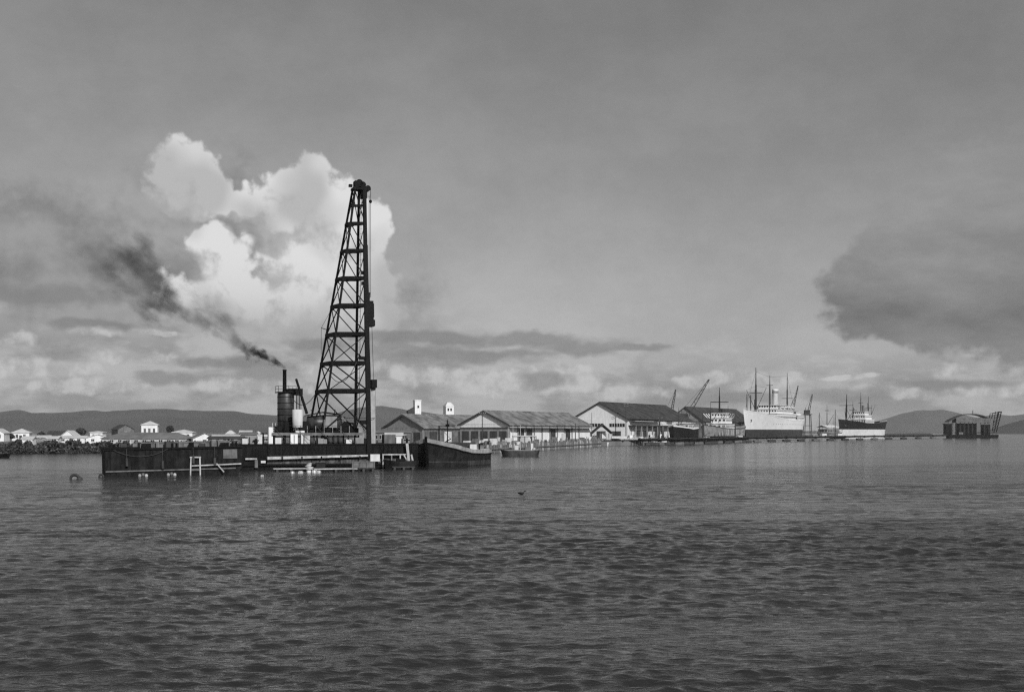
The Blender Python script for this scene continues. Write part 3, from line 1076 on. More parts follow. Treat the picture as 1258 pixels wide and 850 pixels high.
pole('tall dark pole in front of the white-gabled middle warehouse', 592.5, 330, 505.5, 1)
pole('thin post left of the tall white gable', 727, 436, 506.5, 0, 0.13)
pole('dark pole with crossarms right of the tall white gable', 769, 470, 495, 2, 0.2)
pole('slim post at the right end of the tall warehouse\'s gallery', 811, 497, 512, 1)
pole('short post by the bulkhead corner', 707, 398, 520, 0)
# ------------------------------------------------------------------ floating pile driver
def local_of(t):
    t_m = Matrix.Translation(t.location) @ t.rotation_euler.to_matrix().to_4x4()
    inv = t_m.inverted()
    return lambda v: inv @ Vector(v)


def sag(a, b, drop, n=14):
    a, b = Vector(a), Vector(b)
    return [a.lerp(b, i / n) - Vector((0, 0, drop * 4 * (i / n) * (1 - i / n))) for i in range(n + 1)]


PYAW = math.radians(21)
pd = thing('floating_pile_driver', 'floating pile driver with tall dark lattice tower, boiler and pontoon hull', 'pile driver', G(297, 158.5, 0), PYAW)
LP = local_of(pd)


def Q(x, y, d):
    return LP(P(x, y, d))


LEN, WID, TOP = 23.8, 12.5, 3.32
X0 = -3.5
# hull (raked ends below)
h = MB()
h.prism([(X0, 0, TOP - 0.10), (X0, 0, 0.6), (X0 + 1.6, 0, -0.6), (LEN - 1.8, 0, -0.6), (LEN, 0, 0.7), (LEN, 0, TOP - 0.10)], (0, WID, 0))
h.build('pontoon_hull', M_HULL, pd)
MB().box2(X0 - 0.1, LEN + 0.1, -0.12, WID + 0.12, TOP - 0.098, TOP + 0.06).build('gunwale', M_STEEL, pd)
# vertical fender timbers and plating seams
for k in range(14):
    x = X0 + 1.0 + k * 1.95
    MB().box2(x, x + 0.16, -0.14, -0.002, 1.9, TOP - 0.12).build('rib', M_STEEL, pd)
# pale rubbing timber along the side with dark stanchions
MB().prism([(3.2, -0.75, 1.34), (16.6, -0.75, 1.66), (16.6, -0.75, 1.9), (3.2, -0.75, 1.72)], (0, 0.74, 0)).build('rubbing_timber', M_PALE, pd)
for k in range(5):
    MB().box2(5 + k * 2.6, 5.2 + k * 2.6, -0.78, -0.752, 1.36, 1.74).build('cleat', M_STEEL, pd)
MB().box2(X0, LEN - 0.6, -0.3, -0.003, 0.52, 0.74).build('lower_rail', M_STEEL, pd)
M_WORN = mat('worn_lower_planking', 0.085, 0.55, 1.4, 0.8, 0, 0.5, 0.02)
for k in range(10):
    MB().box2(3.3 + k * 1.95, 5.18 + k * 1.95, -0.06, -0.003, 0.76, 1.30).build('lower_plank', M_WORN, pd)
for (x, w_, z0, z1, m_) in ((-0.6, 0.5, 0.8, 1.5, M_GREY), (0.4, 1.5, 1.35, 1.55, M_PALE), (1.6, 0.4, 0.3, 1.3, M_MID), (2.4, 0.6, 0.9, 1.2, M_CREAM)):
    MB().box2(x, x + w_, -0.45, -0.01, z0, z1).build('side_gear', m_, pd)

# well at the right end where the leader drops, pale box and lower fender frame
MB().box2(16.9, 18.2, -0.9, -0.1, 1.0, 1.95).build('pale_locker', M_CREAM, pd)
fr = node('fender_frame', pd)
for (a, b) in (((18.6, -0.6, 1.9), (22.4, -0.6, 1.9)), ((18.6, -0.6, 1.0), (22.4, -0.6, 1.0))):
    MB().beam(a, b, 0.2, 0.16).build('rail', M_PALE if a[2] > 1.5 else M_WOOD, fr)
for k in range(4):
    MB().beam((18.7 + k * 1.2, -0.6, 0.1), (18.7 + k * 1.2, -0.6, 1.88), 0.16).build('post', M_PALE if k in (0, 2) else M_WOOD, fr)
MB().beam((21.6, -0.7, 1.8), (22.8, -0.7, -0.1), 0.16).build('strut', M_PALE, fr)
MB().beam((18.9, -0.7, 0.9), (19.6, -0.7, -0.1), 0.14).build('strut', M_PALE, fr)

# raised machinery platform
PZ = 4.62
pf = node('machinery_platform', pd)
pa, pb = 4.2, 16.2
MB().box2(pa, pb, 1.2, 11.0, PZ, PZ + 0.18).build('deck', M_STEEL, pf)
MB().box2(pa - 0.1, pb + 0.1, 1.05, 1.19, PZ - 0.12, PZ + 0.22).build('edge_beam', M_MID, pf)
for k in range(9):
    for yy in (1.5, 10.4):
        MB().beam((pa + 0.3 + k * 1.42, yy, TOP), (pa + 0.3 + k * 1.42, yy, PZ), 0.18).build('column', M_STEEL, pf)
for k in range(8):
    MB().beam((pa + 0.3 + k * 1.7, 1.1, PZ + 0.2), (pa + 0.3 + k * 1.7, 1.1, PZ + 1.15), 0.05).build('stanchion', M_STEEL, pf)
MB().beam((pa, 1.1, PZ + 1.15), (pb, 1.1, PZ + 1.15), 0.05).build('handrail', M_STEEL, pf)

# things on the deck below the platform
for (x, w, hgt, m_, y) in ((3.7, 0.55, 2.2, M_WHITE, 1.3), (4.5, 0.8, 0.8, M_CREAM, 0.9), (6.5, 0.95, 1.28, M_WHITE, 0.8), (7.9, 0.3, 1.28, M_CREAM, 0.8), (8.4, 0.75, 1.1, M_PALE, 1.1), (10.2, 0.8, 0.7, M_GREY, 0.9), (10.9, 0.5, 0.6, M_GREY, 0.9),
                           (14.0, 0.8, 0.55, M_CREAM, 0.9), (15.3, 1.2, 0.8, M_GREY, 0.9), (16.7, 0.6, 0.7, M_GREY, 1.4), (1.2, 0.9, 0.9, M_GREY, 0.9), (0.2, 0.7, 0.7, M_CREAM, 0.9), (2.2, 0.6, 1.0, M_CREAM, 1.0)):
    o = MB().box2(x, x + w, y, y + 0.9, TOP + 0.061, TOP + 0.06 + hgt).build('deck_locker', m_, pd)
    if hgt > 1.1 and w > 0.6:
        MB().box2(x + w * 0.45, x + w * 0.55, y - 0.03, y - 0.002, TOP + 0.1, TOP + hgt - 0.04).build('seam', M_MID, o)
for (x, r) in ((11.9, 0.32), (12.6, 0.32), (13.3, 0.34), (9.4, 0.3)):
    MB().lathe((x, 1.2, TOP + 0.06), [(r * 0.9, 0), (r, 0.3), (r * 0.9, 0.85), (0.1, 0.86)], 12).build('barrel', M_DARKG, pd, True)
for x in (-1.6, 1.9, 22.4):
    b_ = MB()
    b_.tube((x, 0.6, TOP), (x, 0.6, TOP + 0.75), 0.16, 0.14, 10)
    b_.tube((x - 0.4, 0.6, TOP + 0.5), (x + 0.4, 0.6, TOP + 0.5), 0.08, 0.08, 8)
    b_.build('bollard', M_STEEL, pd)
# right-hand deck
for (x, w, hgt, m_) in ((19.6, 1.6, 1.25, M_MID), (21.3, 0.7, 0.9, M_CREAM), (22.2, 1.0, 0.7, M_GREY)):
    MB().box2(x, x + w, 2.0, 3.4, TOP + 0.061, TOP + hgt).build('deck_locker', m_, pd)

# boiler: upright riveted drum with bands, platform, smokestack
bc = Q(351, 527, 166.5)
bl = node('boiler', pd)
bl.location = (bc.x, bc.y, PZ + 0.18)
M_BOIL = mat('boiler_plate', 0.055, 0.45, 0.9, 0.42, 0.25, 0.5)
hb = zat(483, 166.5) - PZ - 0.18
MB().lathe((0, 0, 0), [(1.0, 0), (1.06, 0.5), (1.12, 0.55), (1.12, hb - 0.15), (1.05, hb), (0.5, hb + 0.02)], 32).build('drum', M_BOIL, bl, True)
for k in range(6):
    z = 0.75 + k * (hb - 1.0) / 5.4
    MB().lathe((0, 0, z), [(1.125, 0), (1.155, 0.01), (1.155, 0.08), (1.125, 0.09)], 32).build('band', M_STEEL, bl)
MB().lathe((0, 0, 0), [(1.2, -0.02), (1.2, 0.35), (1.14, 0.36)], 24).build('firebox', M_BLACK, bl)
MB().box2(-1.25, 1.25, -1.25, 1.25, hb + 0.05, hb + 0.17).build('top_platform', M_STEEL, bl)
MB().box2(0.3, 2.15, -1.0, 1.0, hb - 0.25, hb + 0.62).build('water_tank', M_STEEL, bl)
for (a, b) in ((-1.2, -1.2), (0.2, -1.2), (1.2, -1.2), (-1.2, 1.2), (1.2, 1.2)):
    MB().beam((a, b, hb + 0.17), (a, b, hb + 0.95), 0.05).build('stanchion', M_STEEL, bl)
for z in (0.55, 0.95):
    MB().beam((-1.2, -1.2, hb + z), (1.2, -1.2, hb + z), 0.045).build('guard_rail', M_STEEL, bl)
    MB().beam((-1.2, -1.2, hb + z), (-1.2, 1.2, hb + z), 0.045).build('guard_rail', M_STEEL, bl)
hs = zat(454, 166.5) - PZ - 0.18
MB().lathe((-0.15, 0, hb), [(0.34, 0), (0.27, 0.5), (0.25, hs - hb - 0.2), (0.28, hs - hb - 0.18), (0.28, hs - hb), (0.2, hs - hb), (0.2, hs - hb - 0.4)], 18).build('smokestack', M_STEEL, bl, True)
for k in range(4):
    MB().beam((1.3 + 0.2 * k, -0.9, 0), (1.3 + 0.2 * k, -0.9, hb), 0.07 if k % 2 else 0.1).build('pipe', M_STEEL, bl)
MB().box2(-1.9, -1.15, -0.6, 0.6, -0.15, 0.9).build('stoking_bin', M_GREY, bl)
lad = node('ladder', bl)
for s in (-0.2, 0.2):
    MB().beam((-1.75 + s, -0.9, -1.2), (-1.75 + s, -0.9, 1.35), 0.05).build('rail', M_CREAM, lad)
for k in range(8):
    MB().beam((-1.95, -0.9, -1.1 + k * 0.3), (-1.55, -0.9, -1.1 + k * 0.3), 0.035).build('rung', M_CREAM, lad)

# white upright tank beside the boiler
tk = Q(365.5, 530, 163.8)
tp = node('feed_tank', pd)
tp.location = (tk.x, tk.y, PZ + 0.18)
ht = zat(503, 163.8) - PZ - 0.18
MB().lathe((0, 0, 0), [(0.66, 0.75), (0.7, 0.8), (0.7, ht - 0.05), (0.62, ht), (0.1, ht + 0.03)], 22).build('shell', M_CREAM, tp, True)
for a in (0.6, 2.2, 3.8, 5.4):
    MB().beam((0.5 * math.cos(a), 0.5 * math.sin(a), 0), (0.5 * math.cos(a), 0.5 * math.sin(a), 0.8), 0.1).build('leg', M_STEEL, tp)
MB().box2(-0.45, 0.75, -1.0, -0.5, 0.0, 0.32).build('step', M_CREAM, tp)

# leaning spar beside the tank
MB().tube(Q(377, 508, 163.5), Q(363.8, 465.5, 164.5), 0.2, 0.16, 8).build('leaning_spar', M_STEEL, pd)

# more deck gear below the platform: coils, a windlass and pipe runs
for (x, r) in ((5.6, 0.36), (9.9, 0.3), (15.0, 0.35), (18.4, 0.4), (-0.6, 0.34)):
    MB().lathe((x, 2.4, TOP + 0.06), [(r, 0), (r * 1.1, 0.12), (r, 0.24), (r * 1.05, 0.4), (r * 0.5, 0.5), (r * 0.4, 0.2)], 14).build('rope_coil', M_ROPE, pd, True)
MB().box2(11.2, 13.9, 2.2, 3.6, TOP + 0.06, TOP + 1.1).build('windlass_bed', M_STEEL, pd)
for k in range(5):
    MB().tube((4.4 + k * 2.3, 1.75, PZ - 0.3), (6.6 + k * 2.3, 1.75, PZ - 0.3), 0.09, 0.09, 8).build('steam_pipe', M_TIN if k % 2 else M_STEEL, pd)
for (x, z, w_) in ((4.8, 0.9, 0.9), (6.0, 1.5, 0.6), (11.6, 1.6, 0.7), (14.6, 1.0, 1.2), (15.6, 0.7, 0.5)):
    MB().box2(x, x + w_, 2.4, 3.4, PZ + 0.181, PZ + 0.18 + z).build('gear_casing', M_STEEL, pd)
for k in range(4):
    MB().path(sag((4.2 + k * 2.9, 1.1, PZ + 1.15), (6.6 + k * 2.9, 0.2, TOP + 0.15), 0.25, 8), 0.03, 5).build('hanging_line', M_ROPE, pd)

# horizontal boiler / winch engine
eb = node('steam_winch', pd)
ec = Q(398, 530, 166)
eb.location = (ec.x, ec.y, PZ + 0.18)
rings = []
for (x, r) in ((-2.3, 0.5), (-2.25, 0.95), (-0.9, 1.02), (0.0, 1.12), (1.5, 1.12), (1.9, 1.0), (2.3, 0.9), (2.4, 0.4)):
    rings.append([(x, math.cos(a) * r, 1.35 + math.sin(a) * r) for a in [2 * PI * i / 20 for i in range(20)]])
MB().loft(rings).build('drum', M_BOIL, eb, True)
MB().box2(-0.2, 1.5, -1.35, -1.0, 0.75, 2.25).build('inspection_panel', M_GREY, eb)
MB().box2(-2.4, 2.9, -1.0, 1.0, -0.0, 0.35).build('bed_plate', M_STEEL, eb)
MB().prism([(-2.5, -1.2, 2.3), (-0.2, -1.2, 2.75), (2.3, -1.2, 2.45), (2.3, -1.2, 2.55), (-0.2, -1.2, 2.87), (-2.5, -1.2, 2.4)], (0, 2.4, 0)).build('awning', M_STEEL, eb)
for (x, r, y) in ((2.9, 0.72, -0.8), (3.7, 0.6, -0.5), (2.7, 0.5, 0.7), (-2.9, 0.75, -0.9)):
    rr = []
    for (yy, q) in ((-0.3, r), (-0.25, r), (-0.24, r * 0.55), (0.24, r * 0.55), (0.25, r), (0.3, r)):
        rr.append([(x + math.cos(a) * q, y + yy, 0.85 + math.sin(a) * q) for a in [2 * PI * i / 18 for i in range(18)]])
    MB().loft(rr).build('winch_drum', M_STEEL, eb)
for (x, hh) in ((-1.7, 3.1), (0.1, 3.3), (1.4, 3.15), (2.8, 2.2)):
    MB().tube((x, -0.2, 1.2), (x, -0.2, hh), 0.07, 0.05, 8).build('valve_pipe', M_STEEL, eb)
    MB().box((x, -0.2, hh), (0.34, 0.08, 0.08)).build('valve_wheel', M_STEEL, eb)
for k in range(6):
    MB().beam((-2.6 + k * 1.15, -1.5, 0), (-2.6 + k * 1.15, -1.5, 1.0 + (0.8 if k == 2 else 0)), 0.07).build('lever', M_TIN, eb)
MB().beam((2.1, -0.9, 2.2), (4.4, -0.9, 0.35), 0.22, 0.3).build('stay', M_MID, eb)

# lattice tower
tw = node('lattice_tower', pd)
DN, DF = 164.4, 171.4
TN, TF = 166.9, 168.5


def leg_line(xt, dt, xb, db, yt=234.0, yb=545.0):
    a, b = Q(xt, yt, dt), Q(xb, yb, db)
    return a, b


LA = leg_line(447.6, TN, 453.2, DN)          # near leader
LB = leg_line(441.0, TF, 436.0, DF)          # far leader
LC = leg_line(436.2, TN, 394.5, DN)          # near raking leg
LD = leg_line(433.0, TF, 377.0, DF)          # far raking leg


def on(line, y):
    a, b = line
    t = (y - 234.0) / (545.0 - 234.0)
    return a.lerp(b, t)


for (ln, w) in ((LA, 0.46), (LB, 0.30), (LC, 0.26), (LD, 0.26)):
    MB().beam(ln[0], on(ln, 544.5), w).build('leg', M_STEEL, tw)
MB().beam(on(LA, 302), on(LA, 563), 0.62, 0.34).build('leader', M_STEEL, tw)
levels = [253, 275, 308.5, 342.5, 376, 411, 446.5, 480.5]
for i, y in enumerate(levels):
    a, b, c, d = on(LA, y), on(LB, y), on(LC, y), on(LD, y)
    th = (0.14, 0.30) if i == 0 else (0.30, 0.36 + 0.02 * i)
    for (p, q) in ((a, c), (b, d), (a, b), (c, d)):
        e = (q - p) * (0.02 if i == 0 else 0.03)
        MB().beam(p - e, q + e, th[0], th[1]).build('girder', M_STEEL, tw)
    if i:
        for (p, q) in ((c, a), (d, b)):
            MB().box(p.lerp(q, 0.03) - Vector((0, 0, 0.22)), (0.55, 0.32, 0.5)).build('gusset', M_STEEL, tw)
            MB().box(p.lerp(q, 0.5) - Vector((0, 0, 0.05)), (0.4, 0.3, 0.42)).build('gusset', M_STEEL, tw)
full = [234] + levels[1:] + [530]
for i in range(len(full) - 1):
    y0, y1 = full[i], full[i + 1]
    bw2 = 0.10 + 0.010 * i
    MB().beam(on(LC, y0), on(LA, y1), bw2 * 1.1).build('brace', M_STEEL, tw)
    MB().beam(on(LD, y0), on(LB, y1), bw2).build('brace', M_STEEL, tw)
    if i > 4:
        MB().beam(on(LA, y0), on(LC, y1), bw2 * 0.7).build('brace', M_STEEL, tw)
    MB().beam(on(LC, y0), on(LD, y1), bw2 * 0.8).build('brace', M_STEEL, tw)
    MB().beam(on(LD, y0), on(LC, y1), bw2 * 0.8).build('brace', M_STEEL, tw)
    MB().beam(on(LA, y0), on(LB, y1), bw2 * 0.7).build('brace', M_STEEL, tw)
# ladder up the far side
la2 = node('tower_ladder', tw)
for s in (-0.16, 0.16):
    MB().beam(on(LB, 520) + Vector((0.35 + s, -0.3, 0)), on(LB, 240) + Vector((0.1 + s, -0.3, 0)), 0.05).build('rail', M_STEEL, la2)
for k in range(44):
    p = on(LB, 520 - k * 6.3)
    MB().beam(p + Vector((0.17, -0.3, 0)), p + Vector((0.5, -0.3, 0)), 0.03).build('rung', M_STEEL, la2)

# crown with sheaves
cr = node('crown_block', pd)
cc = on(LA, 234).lerp(on(LD, 234), 0.5)
MB().box((cc.x + 0.1, cc.y, cc.z + 0.12), (2.0, 1.6, 0.3)).build('crown_plate', M_STEEL, cr)
MB().box((cc.x - 0.35, cc.y, cc.z + 0.75), (0.5, 1.2, 0.9)).build('cheek', M_STEEL, cr)
MB().box((cc.x + 0.75, cc.y, cc.z - 0.55), (0.7, 1.1, 1.1)).build('cheek', M_STEEL, cr)
for (ox, oz, r) in ((0.05, 0.95, 0.5), (0.55, 0.75, 0.42), (1.25, 0.3, 0.4)):
    for yy in (-0.35, 0.35):
        MB().tube((cc.x + ox, cc.y + yy - 0.1, cc.z + oz), (cc.x + ox, cc.y + yy + 0.1, cc.z + oz), r, r, 18).build('sheave', M_STEEL, cr)
MB().box((cc.x - 1.1, cc.y, cc.z + 0.55), (0.45, 0.5, 0.35)).build('bracket', M_STEEL, cr)
hk = cc + Vector((1.62, -0.4, 0))
MB().tube(hk + Vector((0, 0, 0.3)), hk + Vector((0, 0, -1.3)), 0.035, 0.035, 6).build('hook_line', M_STEEL, cr)
MB().lathe(hk + Vector((0, 0, -1.75)), [(0.05, 0), (0.2, 0.15), (0.2, 0.35), (0.06, 0.5)], 10).build('hook_block', M_STEEL, cr)

# hammer riding on the leader
hm = node('drop_hammer', pd)


def onA(y, ox):
    return on(LA, y) + Vector((ox, 0.35, 0))


MB().beam(onA(402, 0.48), onA(371, 0.48), 0.95, 1.0).build('ram', M_STEEL, hm)
MB().beam(onA(391, 0.62), onA(374, 0.62), 0.85, 0.9).build('jacket', M_STEEL, hm)
MB().beam(onA(401.5, 0.7), onA(394, 0.7), 0.9, 0.9).build('anvil', M_STEEL, hm)
MB().beam(onA(371, 0.4), onA(360, 0.5), 0.26).build('yoke', M_STEEL, hm)
MB().beam(onA(362, 0.1), onA(362, 0.62), 0.22).build('yoke', M_STEEL, hm)
MB().tube(onA(360, 0.5), onA(240, 0.75), 0.035, 0.035, 6).build('hoist_line', M_STEEL, hm)
MB().tube(onA(366, 0.7), onA(240, 0.95), 0.03, 0.03, 6).build('hoist_line', M_STEEL, hm)
MB().tube(onA(467, 0.5), onA(402, 0.35), 0.04, 0.04, 6).build('sling', M_STEEL, hm)
MB().tube(onA(467, 0.9), onA(402, 0.8), 0.03, 0.03, 6).build('sling', M_STEEL, hm)
MB().box(onA(472, 0.85), (0.72, 1.3, 1.1)).build('pile_cap', M_STEEL, hm)
for y in (336, 349, 441):
    MB().box(onA(y, -0.1 if y < 400 else -0.6), (0.85, 0.5, 0.45)).build('guide_shoe', M_STEEL, hm)
MB().box(onA(519, -0.45) + Vector((-0.2, 0, 0)), (0.8, 0.5, 0.55)).build('guide_shoe', M_STEEL, hm)
MB().beam(onA(514, 1.0), onA(514, -3.2), 0.06).build('guide_bar', M_STEEL, hm)
# small davit and ropes at the left of the tower
dv = node('side_davit', pd)
p0 = on(LD, 404)
MB().beam(p0, p0 + Vector((-0.85, 0, 0.25)), 0.09).build('arm', M_STEEL, dv)
MB().tube(p0 + Vector((-0.85, 0, 0.25)), on(LD, 434) + Vector((-0.25, 0, 0)), 0.03, 0.03, 6).build('rope', M_ROPE, dv)
MB().tube(p0 + Vector((-0.85, 0, 0.25)), on(LD, 380), 0.03, 0.03, 6).build('rope', M_ROPE, dv)


MB().path(sag(on(LD, 481), Q(361, 492, 165), 1.1), 0.05).build('steam_hose', M_ROPE, pd)
MB().path(sag(on(LC, 462), on(LA, 446) + Vector((-1.5, 0, 0)), 1.7), 0.05).build('steam_hose', M_ROPE, pd)
MB().path(sag(on(LB, 402), on(LB, 345), 0.1), 0.05).build('steam_hose', M_ROPE, pd)

# the pale pile hanging under the cap
pt, pb2 = on(LA, 477) + Vector((0.92, 0.75, 0)), on(LA, 546) + Vector((0.90, 1.0, -3.5))
pw = Matrix.Translation(pd.location) @ pd.rotation_euler.to_matrix().to_4x4()
a_, b_ = pw @ pt, pw @ pb2
pile = thing('concrete_pile', 'pale square concrete pile standing under the hammer of the pile driver', 'pile', b_)
MB().beam((0, 0, 0), a_ - b_, 0.58).build('shaft', M_CONC, pile)
MB().beam((a_ - b_) * 0.985, (a_ - b_) * 1.002, 0.66).build('head_band', M_MID, pile)

# smoke rolling away from the smokestack: a real volume, axis along the plume
s0 = P(350.3, 452, 166.0)
s1 = P(128, 318, 170.0)
ax = (s1 - s0)
SL = ax.length
zf = ax.normalized()
sm = MB()
rg_ = []
for k in range(16):
    t = k / 15
    x = -0.3 + (SL + 4.5) * t
    r = 0.8 + 0.36 * max(x, 0)
    rg_.append([(x, math.cos(a) * r, math.sin(a) * r) for a in [2 * PI * i / 20 for i in range(20)]])
sm.loft(rg_)
M_SM = bpy.data.materials.new('coal_smoke')
M_SM.use_nodes = True
t_ = M_SM.node_tree
t_.nodes.clear()
n_ = NT(t_)
oc = n_.new('ShaderNodeTexCoord').outputs['Object']
x, y, z = n_.sep(oc)
xs = n_.m('MAXIMUM', x, 0.0)
wv = n_.vm('SUBTRACT', n_.noise(oc, 0.30, 3, 0.6, color=True), (0.5, 0.5, 0.5))
wx, wy, wz = n_.sep(wv)
wa = n_.m('MULTIPLY', xs, 0.45)
yy = n_.m('ADD', y, n_.m('MULTIPLY', wy, wa))
zz = n_.m('ADD', n_.m('ADD', z, n_.m('MULTIPLY', wz, wa)), n_.m('MULTIPLY', n_.m('SINE', n_.m('MULTIPLY', xs, 0.42)), n_.m('MULTIPLY', xs, 0.075)))
Rr = n_.m('ADD', 0.24, n_.m('MULTIPLY', xs, 0.145))
r = n_.m('DIVIDE', n_.m('SQRT', n_.m('ADD', n_.m('MULTIPLY', yy, yy), n_.m('MULTIPLY', zz, zz))), Rr)
kk = n_.m('ADD', 0.55, n_.m('MULTIPLY', xs, 0.045))
pn = n_.xyz(n_.m('DIVIDE', x, kk), n_.m('DIVIDE', y, kk), n_.m('DIVIDE', z, kk))
lump = n_.m('SUBTRACT', n_.noise(pn, 0.62, 5, 0.66), 0.5)
shape = n_.ss(n_.m('ADD', n_.m('SUBTRACT', 1.0, r), n_.m('MULTIPLY', lump, 4.2)), 0.0, 1.2)
near = n_.ss(x, 3.4, 8.0, 1.0, 0.0)
mid = n_.ss(x, 13.0, 19.0, 0.36, 0.40)
strength = n_.m('ADD', n_.m('MULTIPLY', near, 3.2), n_.m('MULTIPLY', mid, n_.ss(x, 4.4, 7.0)))
gap = n_.ss(n_.noise(n_.xyz(n_.m('ADD', x, 4.3), 0.0, 0.0), 0.23, 2, 0.5), 0.36, 0.58, 0.5, 1.25)
endf = n_.m('MULTIPLY', n_.ss(x, SL - 6.0, SL + 3.2, 1.0, 0.0), n_.ss(x, -0.2, 0.15))
dens = n_.m('MULTIPLY', n_.m('MULTIPLY', shape, strength), n_.m('MULTIPLY', endf, n_.lerp(near, gap, 1.0)))
pv = n_.new('ShaderNodeVolumePrincipled')
pv.inputs['Color'].default_value = (0.06, 0.06, 0.06, 1)
pv.inputs['Anisotropy'].default_value = 0.2
t_.links.new(dens, pv.inputs['Density'])
out = n_.new('ShaderNodeOutputMaterial')
t_.links.new(pv.outputs[0], out.inputs['Volume'])
so_ = sm.build('smoke', M_SM)
so_.location = s0
so_.rotation_euler = zf.to_track_quat('X', 'Z').to_euler()
tag(so_, 'black coal smoke drifting left from the pile driver smokestack', 'smoke', None, 'stuff')
try:
    M_SM.cycles.volume_step_rate = 0.25
except Exception:
    pass
# ------------------------------------------------------------------ vessels
class Hull:
    """x = 0 at the stem on the waterline, running aft to x = -L; z = 0 waterline"""
    def __init__(s, L, B, sheer, rake=2.0, entry=0.35, bluff=2.0, run=0.2, stern=0.55, flare=0.25, counter=1.5):
        s.L, s.B, s.sheer, s.rake, s.entry, s.bluff, s.run, s.stern, s.flare, s.counter = L, B, sheer, rake, entry, bluff, run, stern, flare, counter

    def top(s, t):
        ts = [p[0] for p in s.sheer]
        return float(np.interp(t, ts, [p[1] for p in s.sheer]))

    def half(s, t, f):
        """half breadth at station t, height fraction f"""
        en = s.entry * (1.35 - 0.35 * f)
        if t < en:
            u = t / en
            h = 1 - (1 - u) ** (s.bluff * (0.75 + 0.25 * f))
        else:
            h = 1.0
        if t > 1 - s.run:
            u = (t - (1 - s.run)) / s.run
            k = s.stern * (0.35 + 0.65 * f)
            h *= 1 - (1 - k) * u ** 2.2
        h *= 1 - s.flare * (1 - f) * (1 - min(t / 0.5, 1)) ** 1.0
        return h * s.B / 2

    def pt(s, t, z, side):
        f = min(max(z / s.top(t), 0), 1)
        w = max(0, 1 - t / 0.25)
        wa = max(0, (t - 0.85) / 0.15)
        x = -s.L * t + s.rake * f * w - s.counter * f * wa
        return (x, side * s.half(t, f), z)

    def band(s, z0, z1, n=40, rel=False, nz=3, out=0.0):
        """closed strip of side plating; z0, z1 metres, or offsets below the sheer line when rel"""
        rings = []
        ts = [(i / n) ** 1.25 for i in range(n + 1)]
        mb = MB()
        for side in (-1, 1):
            rows = []
            for t in ts:
                a = (s.top(t) - z0) if rel else z0
                b = (s.top(t) - z1) if rel else min(z1, s.top(t))
                row = []
                for k in range(nz + 1):
                    x, y, z = s.pt(t, a + (b - a) * k / nz, side)
                    row.append((x + (out if t < 0.05 else 0), y + side * out, z))
                rows.append(row)
            mb.loft(rows, closed=False, caps=False)
        # transom
        row = []
        a = (s.top(1) - z0) if rel else z0
        b = (s.top(1) - z1) if rel else min(z1, s.top(1))
        vs = []
        for k in range(nz + 1):
            vs += [s.pt(1, a + (b - a) * k / nz, -1), s.pt(1, a + (b - a) * k / nz, 1)]
        mb.add(vs, [(2 * k, 2 * k + 1, 2 * k + 3, 2 * k + 2) for k in range(nz)])
        return mb

    def deck(s, drop, n=40):
        mb = MB()
        rows = []
        for i in range(n + 1):
            t = (i / n) ** 1.25
            z = s.top(t) - drop
            a, b = s.pt(t, z, -1), s.pt(t, z, 1)
            rows.append([a, ((a[0] + b[0]) / 2, 0, z + 0.02), b])
        mb.loft(rows, closed=False, caps=False)
        return mb


def mast(parent, x, z0, z1, r=0.3, yard=None, booms=(), y=0.0, rake=0.0, m=None, top=True):
    n = node('mast', parent)
    m = m or M_DARKG
    MB().tube((x, y, z0), (x - rake * 0.65, y, z0 + (z1 - z0) * 0.65), r, r * 0.7, 8).build('lower_mast', m, n)
    if top:
        MB().tube((x - rake * 0.65, y, z0 + (z1 - z0) * 0.65), (x - rake, y, z1), r * 0.5, r * 0.25, 8).build('topmast', m, n)
    if yard:
        zy, w = yard
        MB().beam((x, y - w / 2, zy), (x, y + w / 2, zy), 0.28, 0.35).build('crosstree', m, n)
    for (dx, dy, zb, zt) in booms:
        MB().tube((x, y, zb), (x + dx, y + dy, zt), 0.2, 0.12, 8).build('cargo_boom', m, n)
        MB().tube((x, y, z0 + (z1 - z0) * 0.62), (x + dx, y + dy, zt), 0.05, 0.05, 5).build('stay', M_ROPE, n)
    return n


def deckhouse(parent, x0, x1, w, z0, z1, m, rows=1, pitch=2.4, over=0.5, glassy=0.34):
    """x0 forward end, x1 aft end"""
    o = MB().box2(x1, x0, -w / 2, w / 2, z0, z1).build('deckhouse', m, parent)
    MB().box2(x1 - over, x0 + over, -w / 2 - over, w / 2 + over, z1 + 0.002, z1 + 0.18).build('deck_edge', m, o)
    hh = (z1 - z0) / rows
    for r_ in range(rows):
        za = z0 + hh * (r_ + 0.42)
        zb = za + hh * glassy
        k = int((x0 - x1) / pitch)
        for i in range(k):
            xa = x1 + (i + 0.25) * (x0 - x1) / k
            for s in (-1, 1):
                MB().box2(xa, xa + (x0 - x1) / k * 0.5, s * w / 2 - 0.05, s * w / 2 + 0.05, za, zb).build('window', M_GLASS, o)
        k = max(3, int(w / pitch))
        for i in range(k):
            ya = -w / 2 + (i + 0.22) * w / k
            MB().box2(x0 - 0.05, x0 + 0.05, ya, ya + w / k * 0.56, za, zb).build('window', M_GLASS, o)
    return o


